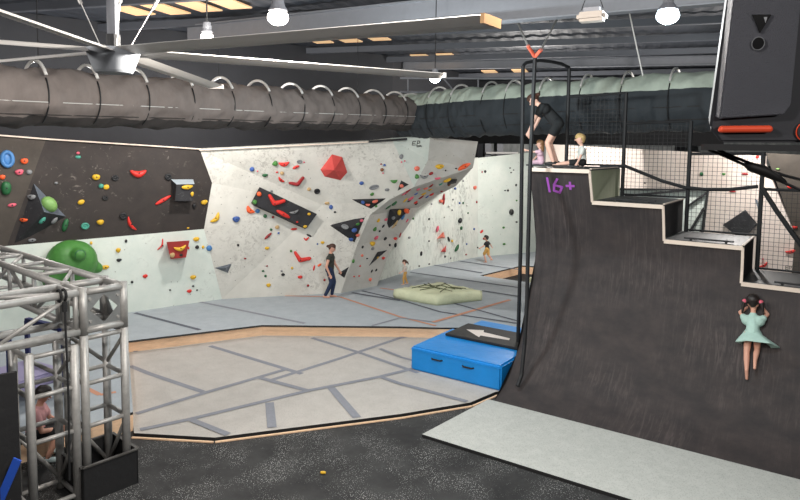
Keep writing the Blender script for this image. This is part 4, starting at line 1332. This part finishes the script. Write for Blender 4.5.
# unlit low bay fitting
P=A(592,17,7.0)
t=thing('low_bay_fitting','unlit white ceiling fitting hanging on thin wires','light fitting',P)
bm=NB();box(bm,P,(.30,.18,.10),rz=-.5);bmesh.ops.bevel(bm,geom=bm.edges[:],offset=.03,segments=2,affect='EDGES');obj('housing',bm,mat('ivory_housing',(150,142,134),.6),t)
bm=NB();box(bm,P+V((0,0,.07)),(.16,.1,.05),rz=-.5);obj('driver_box',bm,M_beam,t)
for s in (-1,1):obj('wire',tube(NB(),[P+V((s*.1,-s*.05,.08)),P+V((s*.02,0,.35)),V((P.x,P.y,CZ+.07))],.005,5),M_steel,t)
# ================================================================ SPEAKER
Ys=2.3
sp_=thing('loudspeaker','large black loudspeaker hanging at the upper right corner','loudspeaker',A(770,143,Ys))
M_spk=mat('speaker_plastic',(50,51,56),.7);M_gr=mat('speaker_grille',(84,85,92),.6,bump=.6,bscale=300)
c4=[A(727,-30,Ys-.1),A(850,-35,Ys-.1),A(830,142,Ys),A(712,139,Ys)]
nn=(c4[1]-c4[0]).cross(c4[3]-c4[0]).normalized()
if nn.y>0:nn=-nn
c4=[A(731,-30,Ys-.08),A(850,-35,Ys-.08),A(836,143,Ys),A(721,143,Ys),A(709,128,Ys)]
bm=NB();prism(bm,c4,(ray(703,60).normalized()+V((0,0,0)))*.36);bmesh.ops.bevel(bm,geom=bm.edges[:],offset=.01,segments=2,affect='EDGES');obj('cabinet',bm,M_spk,sp_)
gp=[A(734,-30,Ys-.1),A(801,-30,Ys-.1),A(788,104,Ys-.02),A(781,114,Ys-.02),A(717,118,Ys-.02)]
gp=[p+nn*.02 for p in gp]
bm=NB();prism(bm,gp,-nn*.04);bmesh.ops.bevel(bm,geom=bm.edges[:],offset=.004,segments=2,affect='EDGES');obj('grille',bm,M_gr,sp_)
def spl(px,py,d=.026):
    r=ray(px,py);pl=gp[2]+nn*d*0;tt=(gp[2]+nn*(d-.02)-CAM).dot(nn)/r.dot(nn);return CAM+r*tt
bm=NB();prism(bm,[spl(752,14.5),spl(771,14.5),spl(759.5,33)],nn*.004);obj('triangle_badge',bm,M_spk and mat('badge_black',(12,12,14),.25),sp_)
bm=NB();prism(bm,[spl(763,17),spl(766.5,17),spl(764.5,23)],nn*.006);obj('badge_glint',bm,mat('badge_silver',(170,172,176),.3,.6),sp_)
cc=spl(757.5,43.5);x_,y_=perp(nn);rr=6*Ys/650
bm=NB();tube(bm,[cc,cc+nn*.004],rr,20);obj('round_badge',bm,mat('badge_black',(12,12,14),.25),sp_)
bm=NB();tube(bm,[cc+nn*.004+(x_*math.cos(t_)+y_*math.sin(t_))*rr for t_ in [k*math.pi/10 for k in range(20)]],.0016,6,closed=True);obj('badge_ring',bm,mat('badge_silver',(170,172,176),.3,.6),sp_)
bm=NB();p=spl(722,129.3,.015);q=spl(769,129,.015);capsule(bm,p,q,.0125,.0125,2);obj('orange_handle',bm,mat('orange_plastic',(232,84,52),.4),sp_)
cc=spl(806,131,.01);bm=NB();tube(bm,[cc+(x_*math.cos(t_)+y_*math.sin(t_))*.034 for t_ in [k*math.pi/12 for k in range(24)]],.002,6,closed=True);obj('red_ring',bm,mat('orange_plastic',(232,84,52),.4),sp_)
bm=NB();tube(bm,[cc-nn*.01,cc+nn*.003],.03,20);obj('knob',bm,M_spk,sp_)
sh_=thing('speaker_shelf','black shelf bracket carrying the loudspeaker at the right edge','shelf',A(760,148,Ys))
pA_=A(701,147,Ys+.02);pB_=A(900,149.5,Ys+.02)
bm=NB();o_=ray(701,147);o_=V((o_.x,o_.y,0)).normalized()*.3;prism(bm,[pA_-V((0,0,.011)),pB_-V((0,0,.011)),pB_+o_-V((0,0,.011)),pA_+o_-V((0,0,.011))],V((0,0,.022)));obj('shelf_board',bm,M_steel,sh_)
bm=NB();pp_=pB_+V((0,.25,0));bar(bm,zz(pp_,0.001),zz(pp_,CZ),.08,.08,up=V((0,1,0)));obj('support_post',bm,M_steel,sh_)
cbs=thing('cable_bundle','black cable bundle drooping under the speaker shelf','cable',A(745,162,2.5))
for pts in ([(709,150),(722,155),(736,161),(747,166),(760,170),(778,180),(800,190),(820,196)],[(718,150),(734,157),(750,163),(768,170),(786,176),(806,181),(820,184)]):
    obj('cable',tube(NB(),[A(x,y,2.5) for x,y in pts],.006,6),M_steel,cbs,smooth=True)
bm=NB();tube(bm,[A(744,163.5,2.5),A(750,166.5,2.5),A(764,171,2.5),A(776,177,2.5),A(786,182,2.5)],[.008,.018,.021,.016,.006],8);obj('wrap',bm,M_blackv,cbs,smooth=True)
# ================================================================ PEOPLE
def blob(name,caps,vox,mt,parent,sm=4):
    bm=NB()
    for cp in caps:
        capsule(bm,cp[0],cp[1],cp[2],cp[3],2,cp[4] if len(cp)>4 else None)
    o=obj(name,bm,mt,parent,smooth=True)
    md=o.modifiers.new('remesh','REMESH');md.mode='VOXEL';md.voxel_size=vox;md.use_smooth_shade=True
    md=o.modifiers.new('smooth','SMOOTH');md.iterations=sm;md.factor=.5
    return o
def person(label,base,yaw,Hh,J,top,bottom,hair,skin,kid=False,sleeve='short',legs='long',shoes=None,hairstyle='short',extra=None,up=None,dress=None,name='person',bt_m=None):
    """J: joints in units of body height, local frame x right, y forward, z up"""
    t=thing(name,label,'person',base)
    up=up or V((0,0,1));fw=V((-math.sin(yaw),math.cos(yaw),0));fw=(fw-up*fw.dot(up)).normalized();rt=fw.cross(up).normalized()
    def L(p):return V(base)+(rt*p[0]+fw*p[1]+up*p[2])*Hh
    j={k:L(v) for k,v in J.items()}
    hw=.062 if not kid else .08;hr=hw*Hh
    k_=Hh
    hf=(L(J.get('look',(0,1,0)))-L((0,0,0))).normalized()   # head facing
    hu=(j['head']-j['neck']).normalized();hs=hf.cross(hu).normalized()
    vox=max(.0065,.006*Hh/1.2) if Hh>1.3 else .0055
    caps=[]
    w=.80 if not kid else .85
    pelv=j['pelvis'];ch=j['chest'];nk=j['neck']
    bodyax=((ch-pelv).normalized())
    bx=rt
    caps+=[(pelv-bx*.045*k_,pelv+bx*.045*k_,.062*k_,.062*k_),(pelv,(pelv+ch)/2,.066*k_,.06*k_),((pelv+ch)/2,ch,.06*k_,.068*k_),
           (ch-bx*.06*k_,ch+bx*.06*k_,.055*k_,.055*k_),(ch+bodyax*.03*k_,nk,.045*k_,.03*k_),(nk,j['head'],.030*k_,.032*k_)]
    caps+=[(j['head']-hu*.012*k_,j['head']+hu*hr*.22,hr*.86,hr*.96),(j['head']-hu*hr*.75+hf*hr*.2,j['head']+hf*hr*.15,hr*.52,hr*.8)]
    caps+=[(j['head']+hf*hr*.9-hu*hr*.12,j['head']+hf*hr*1.12-hu*hr*.2,hr*.12,hr*.15)]     # nose
    for s in (-1,1):caps+=[(j['head']+hs*s*hr*.9-hu*hr*.05,j['head']+hs*s*hr*1.0+hu*hr*.15,hr*.14,hr*.17)]
    for sd,s in (('l',-1),('r',1)):
        sh=ch+bx*s*.105*k_+bodyax*.035*k_;hp=pelv+bx*s*.048*k_
        el,ha,kn,an=j['elbow_'+sd],j['hand_'+sd],j['knee_'+sd],j['ankle_'+sd]
        j['sh_'+sd]=sh;j['hp_'+sd]=hp
        caps+=[(sh,el,.03*k_,.023*k_),(el,ha,.024*k_,.016*k_),(hp,kn,.05*k_,.034*k_),(kn,kn.lerp(an,.35),.034*k_,.034*k_),(kn.lerp(an,.35),an,.034*k_,.022*k_)]
        fd=(ha-el).normalized();pn=fd.cross(up)
        if pn.length<.2:pn=fd.cross(fw)
        pn.normalize();sd_=pn.cross(fd).normalized()
        pc=ha+fd*.028*k_;caps+=[(ha,pc,.017*k_,.021*k_,(pn,.7))]
        for q,(ln,o_) in enumerate(((.036,-1.5),(.042,-.5),(.040,.5),(.03,1.5))):
            b_=pc+sd_*o_*.0125*k_+fd*.008*k_;m_=b_+fd*ln*.55*k_;e_=m_+(fd*.8+pn*.6).normalized()*ln*.45*k_
            caps+=[(b_,m_,.0058*k_,.0055*k_),(m_,e_,.0055*k_,.005*k_)]
        tb=ha+sd_*(-.018)*k_+fd*.012*k_;caps+=[(tb,tb+(fd*.6-sd_*.8).normalized()*.032*k_,.0075*k_,.006*k_)]
        ft=J.get('foot_'+sd);fdv=(L(ft)-L((0,0,0))).normalized() if ft else fw
        caps+=[(an-up*.015*k_-fdv*.02*k_,an-up*.022*k_+fdv*.075*k_,.022*k_,.017*k_)]
        j['toe_'+sd]=(an-up*.022*k_+fdv*.075*k_,an-up*.015*k_-fdv*.02*k_)
    blob('body',caps,vox,skin,t,3)
    v2=max(.009,.008*Hh)
    # top
    g=.009*k_+.004
    tc=[(ch-bx*.065*k_,ch+bx*.065*k_,.058*k_+g,.058*k_+g),((pelv+ch)/2,ch,.064*k_+g,.070*k_+g*.6),((pelv+ch)/2,pelv.lerp(ch,.12),.064*k_+g,.070*k_+g),(ch+bodyax*.02*k_,ch.lerp(nk,.6),.045*k_+g,.034*k_+g)]
    for sd in 'lr':
        fr_={'short':.55,'none':.12,'long':1.0}[sleeve]
        sh,el,ha=j['sh_'+sd],j['elbow_'+sd],j['hand_'+sd]
        tc+=[(sh,sh.lerp(el,fr_),.032*k_+g,.029*k_+g)]
        if sleeve=='long':tc+=[(el,el.lerp(ha,.9),.027*k_+g,.022*k_+g)]
    blob('top',tc,v2,top,t,3)
    if dress:
        bmx=NB();rows=[]
        for a_,(fr_,rad,push) in enumerate(((.35,.075,0),(.05,.10,0),(-.25,.15,.01),(-.5,.19,.02),(-.62,.20,.03))):
            c_=pelv.lerp(ch,fr_)+bx*dress*max(0,-fr_)*.09*k_;row=[]
            for k in range(32):
                an_=2*math.pi*k/32;fl=1+.10*math.sin(k*math.pi/2.6)*(a_/4)
                row.append(bmx.verts.new(c_+(bx*math.cos(an_)*1.1+bodyax.cross(bx)*math.sin(an_)*.75)*rad*k_*fl))
            rows.append(row)
        for r0,r1 in zip(rows,rows[1:]):
            for k in range(32):bmx.faces.new((r0[k],r0[(k+1)%32],r1[(k+1)%32],r1[k]))
        sk=obj('skirt',bmx,top,t,smooth=True);md=sk.modifiers.new('sol','SOLIDIFY');md.thickness=.01
    else:
        bc=[(pelv-bx*.045*k_,pelv+bx*.045*k_,.066*k_+g*.5,.066*k_+g*.5),(pelv,pelv.lerp(ch,.2),.068*k_+g*.3,.066*k_+g*.3)]
        for sd in 'lr':
            hp,kn,an=j['hp_'+sd],j['knee_'+sd],j['ankle_'+sd]
            if legs=='long':bc+=[(hp,kn,.053*k_+g*.5,.037*k_+g*.5),(kn,an.lerp(kn,.08),.037*k_+g*.5,.026*k_+g*.5)]
            else:bc+=[(hp,hp.lerp(kn,{'short':.45,'knee':.85}[legs]),.053*k_+g,.046*k_+g)]
        blob('trousers' if legs=='long' else 'shorts',bc,v2,bottom,t,3)
    hd=j['head'];hb=[(hd+hu*hr*.28-hf*hr*.28,hd+hu*hr*.50+hf*hr*.12,hr*1.0,hr*.90),(hd-hf*hr*.35+hu*hr*.1,hd-hf*hr*.3-hu*hr*.35,hr*.85,hr*.62)]
    if hairstyle=='pony':hb+=[(hd-hf*hr*.9+hu*hr*.4,hd-hf*hr*1.5-hu*hr*.1,hr*.3,hr*.4),(hd-hf*hr*1.5-hu*hr*.1,hd-hf*hr*1.75-hu*hr*1.1,hr*.4,hr*.18)]
    if hairstyle=='bun':hb+=[(hd-hf*hr*1.15+hu*hr*.15,hd-hf*hr*1.4+hu*hr*.05,hr*.45,hr*.42)]
    if hairstyle=='long':hb+=[(hd-hf*hr*.5,hd-hf*hr*.6-hu*hr*1.9,hr*.8,hr*.5)]
    if hairstyle=='pigtails':
        for s in (-1,1):hb+=[(hd+hs*s*hr*.8-hf*hr*.5,hd+hs*s*hr*1.25-hf*hr*.6-hu*hr*.3,hr*.3,hr*.34),(hd+hs*s*hr*1.25-hf*hr*.6-hu*hr*.3,hd+hs*s*hr*1.45-hf*hr*.6-hu*hr*1.9,hr*.34,hr*.15)]
    blob('hair',hb,v2,hair,t,2)
    if hairstyle=='pigtails':
        for s in (-1,1):
            q=hd+hs*s*hr*1.12-hf*hr*.58-hu*hr*.1;bb=NB();ell(bb,q,(hr*.36,)*3,sub=2);obj('hair_band',bb,hm('pink'),t,smooth=True)
    ek=NB()
    for s in (-1,1):ell(ek,hd+hf*hr*.98+hs*s*hr*.34+hu*hr*.08,(hr*.11,)*3,sub=1)
    obj('eyes',ek,mat('eye_dark',(50,36,30),.3),t,smooth=True)
    mk=NB();ell(mk,hd+hf*hr*.93-hu*hr*.52,(hr*.24,hr*.1,hr*.07),(hs,hf,hu),sub=1);obj('mouth',mk,mat('lip',(176,92,88),.5),t,smooth=True)
    if shoes:
        for sd in 'lr':
            a_,b_=j['toe_'+sd];blob('shoe',[(b_,a_,.029*k_,.024*k_)],v2,shoes,t,1)
    return t,j
M_brown=mat('brown_hair',(74,46,34),.6,var=.2);M_dkhair=mat('dark_hair',(32,24,22),.5,var=.2);M_blond=mat('blond_hair',(196,166,112),.6,var=.15);M_lb=mat('light_brown_hair',(140,104,72),.6,var=.15)
M_tee=mat('black_tee',(30,32,34),.85);M_teeg=mat('dark_olive_tee',(52,54,48),.85);M_jean=mat('navy_denim',(34,48,78),.85,var=.15,scale=20);M_pinkt=mat('pale_pink_cloth',(226,190,206),.85)
M_dpink=mat('dusty_pink_cloth',(206,150,150),.85,var=.1,scale=15);M_wht=mat('white_cloth',(226,226,220),.85);M_och=mat('ochre_cloth',(206,160,88),.85);M_mint=mat('mint_cloth',(176,206,196),.8,var=.08)
M_beige=mat('beige_cloth',(214,204,194),.85);M_shoe=mat('white_teal_shoe',(190,205,205),.6)
R_=math.radians
# woman
g=G(329.5,297.5,ZU)
person('woman in dark sleeveless top and navy jeans walking barefoot by the boulder',g+V((0,0,.0)),R_(-98),1.66,
 dict(pelvis=(0,.0,.52),chest=(0,.015,.72),neck=(0,.02,.82),head=(0,.045,.905),look=(0,1,-.35),elbow_l=(-.15,.06,.60),hand_l=(-.13,.15,.475),elbow_r=(.155,-.02,.59),hand_r=(.145,.04,.45),
      knee_l=(-.05,.07,.28),ankle_l=(-.05,.03,.04),knee_r=(.05,.05,.285),ankle_r=(.05,-.07,.04)),M_teeg,M_jean,M_brown,M_skin,sleeve='none',hairstyle='bun')
g=G(405,284.5,ZU)
person('toddler with brown ponytail in beige top and ochre trousers beside sage mat',g,R_(98),.86,
 dict(pelvis=(0,0,.46),chest=(0,.01,.65),neck=(0,.01,.755),head=(0,.03,.87),elbow_l=(-.15,.08,.57),hand_l=(-.16,.20,.50),elbow_r=(.16,.05,.56),hand_r=(.18,-.02,.46),
      knee_l=(-.05,.07,.25),ankle_l=(-.05,.06,.04),knee_r=(.05,-.02,.25),ankle_r=(.05,-.1,.05)),M_beige,M_och,M_brown,M_skinp,kid=True,hairstyle='pony')
g=G(487,262.5,ZU)
person('child in black shirt and patterned shorts running at the far wall',g,R_(60),1.1,
 dict(pelvis=(0,0,.5),chest=(0,.02,.69),neck=(0,.03,.79),head=(0,.05,.89),elbow_l=(-.19,.06,.62),hand_l=(-.27,.15,.56),elbow_r=(.19,-.05,.62),hand_r=(.28,-.06,.54),
      knee_l=(-.05,.10,.29),ankle_l=(-.05,.02,.04),knee_r=(.06,-.02,.27),ankle_r=(.06,-.16,.12)),M_tee,M_och,M_dkhair,M_skin,kid=True,legs='knee')
# adult on the deck
zd=z1+.035
bs=onplane(552,163,.45);bs=zz(bs,zd)
person('adult in black tee and shorts bending over on the top deck',bs,R_(72),1.82,
 dict(pelvis=(0,-.06,.51),chest=(0,.10,.685),neck=(0,.185,.745),head=(0,.245,.80),look=(0,.75,-.8),elbow_l=(-.12,.215,.56),hand_l=(-.10,.275,.42),elbow_r=(.14,.20,.55),hand_r=(.1,.27,.40),
      knee_l=(-.045,.06,.275),ankle_l=(-.05,-.02,.045),knee_r=(.05,.04,.275),ankle_r=(.05,-.05,.045)),M_tee,M_tee,M_brown,M_skinp,legs='short',shoes=M_blackv,hairstyle='bun')
bs=onplane(541,165,.22);bs=zz(bs,zd)
person('little girl in pale pink shirt sitting on deck holding the pole',bs,R_(78),1.0,
 dict(pelvis=(0,0,.075),chest=(0,.03,.27),neck=(0,.03,.37),head=(0,.035,.475),elbow_l=(-.12,.17,.30),hand_l=(-.08,.33,.335),elbow_r=(.16,.10,.2),hand_r=(.14,.17,.12),
      knee_l=(-.1,.19,.06),ankle_l=(-.02,.1,.05),knee_r=(.1,.19,.06),ankle_r=(.08,.03,.04)),M_pinkt,M_pinkt,M_lb,M_skinp,kid=True,hairstyle='long')
bs=onplane(582,166,.40);bs=zz(bs,zd)
person('blond boy in white shirt sitting on the top deck',bs,R_(82),1.24,
 dict(pelvis=(0,0,.075),chest=(0,.01,.27),neck=(0,.02,.37),head=(0,.045,.475),elbow_l=(-.15,.05,.17),hand_l=(-.16,.10,.07),elbow_r=(.15,.04,.17),hand_r=(.16,.1,.07),
      knee_l=(-.06,.22,.06),ankle_l=(-.05,.42,.035),knee_r=(.06,.22,.06),ankle_r=(.05,.42,.035)),M_wht,M_tee,M_blond,M_skinp,kid=True,legs='knee',hairstyle='short')
# girl on the ramp
h=hit(750,377,RT);h2=hit(752,312,RT)
upv=(h2[0]-h[0]).normalized();nrm=hit(752,345,RT)[1]
nrm=(nrm-upv*nrm.dot(upv)).normalized();fwv=-nrm
yaw=math.atan2(-fwv.x,fwv.y)
base=h[0]+nrm*.05
Hg=(h2[0]-h[0]).length/.80
base=base+nrm*.07
tg,jg=person('girl with pigtails in a mint dress climbing up the ramp curve',base,yaw,Hg,
 dict(pelvis=(0.02,.02,.50),chest=(0.02,.03,.68),neck=(0.02,.01,.79),head=(0.02,-.02,.905),elbow_l=(-.13,.06,.78),hand_l=(-.05,.09,.86),elbow_r=(.17,.06,.78),hand_r=(.10,.09,.88),
      knee_l=(-.04,.03,.28),ankle_l=(-.03,.0,.06),knee_r=(.065,.08,.34),ankle_r=(.06,-.03,.19),foot_l=(0,.5,-1),foot_r=(0,-.2,-1)),M_mint,M_mint,M_dkhair,M_skin,kid=True,hairstyle='pigtails',up=upv,dress=1.0,sleeve='none')
# seated person behind truss
g=G(35,440,ZU);
person('person in dusty pink tee and dark shorts sitting on mat edge behind the truss',g,R_(-75),1.7,
 dict(pelvis=(0,0,.06),chest=(0,.03,.235),neck=(0,.05,.33),head=(0,.08,.42),look=(0,1,-.4),elbow_l=(-.15,.09,.14),hand_l=(-.08,.19,.12),elbow_r=(.16,.10,.14),hand_r=(.08,.20,.12),
      knee_l=(-.08,.23,.10),ankle_l=(-.07,.17,-.13),knee_r=(.09,.22,.10),ankle_r=(.09,.12,-.14)),M_dpink,M_tee,M_dkhair,M_skin,legs='knee',shoes=M_shoe,hairstyle='short')
# ================================================================ WORLD
w=bpy.data.worlds.new('world');SC.world=w;w.use_nodes=True
w.node_tree.nodes['Background'].inputs[0].default_value=(.75,.85,1,1);w.node_tree.nodes['Background'].inputs[1].default_value=.1
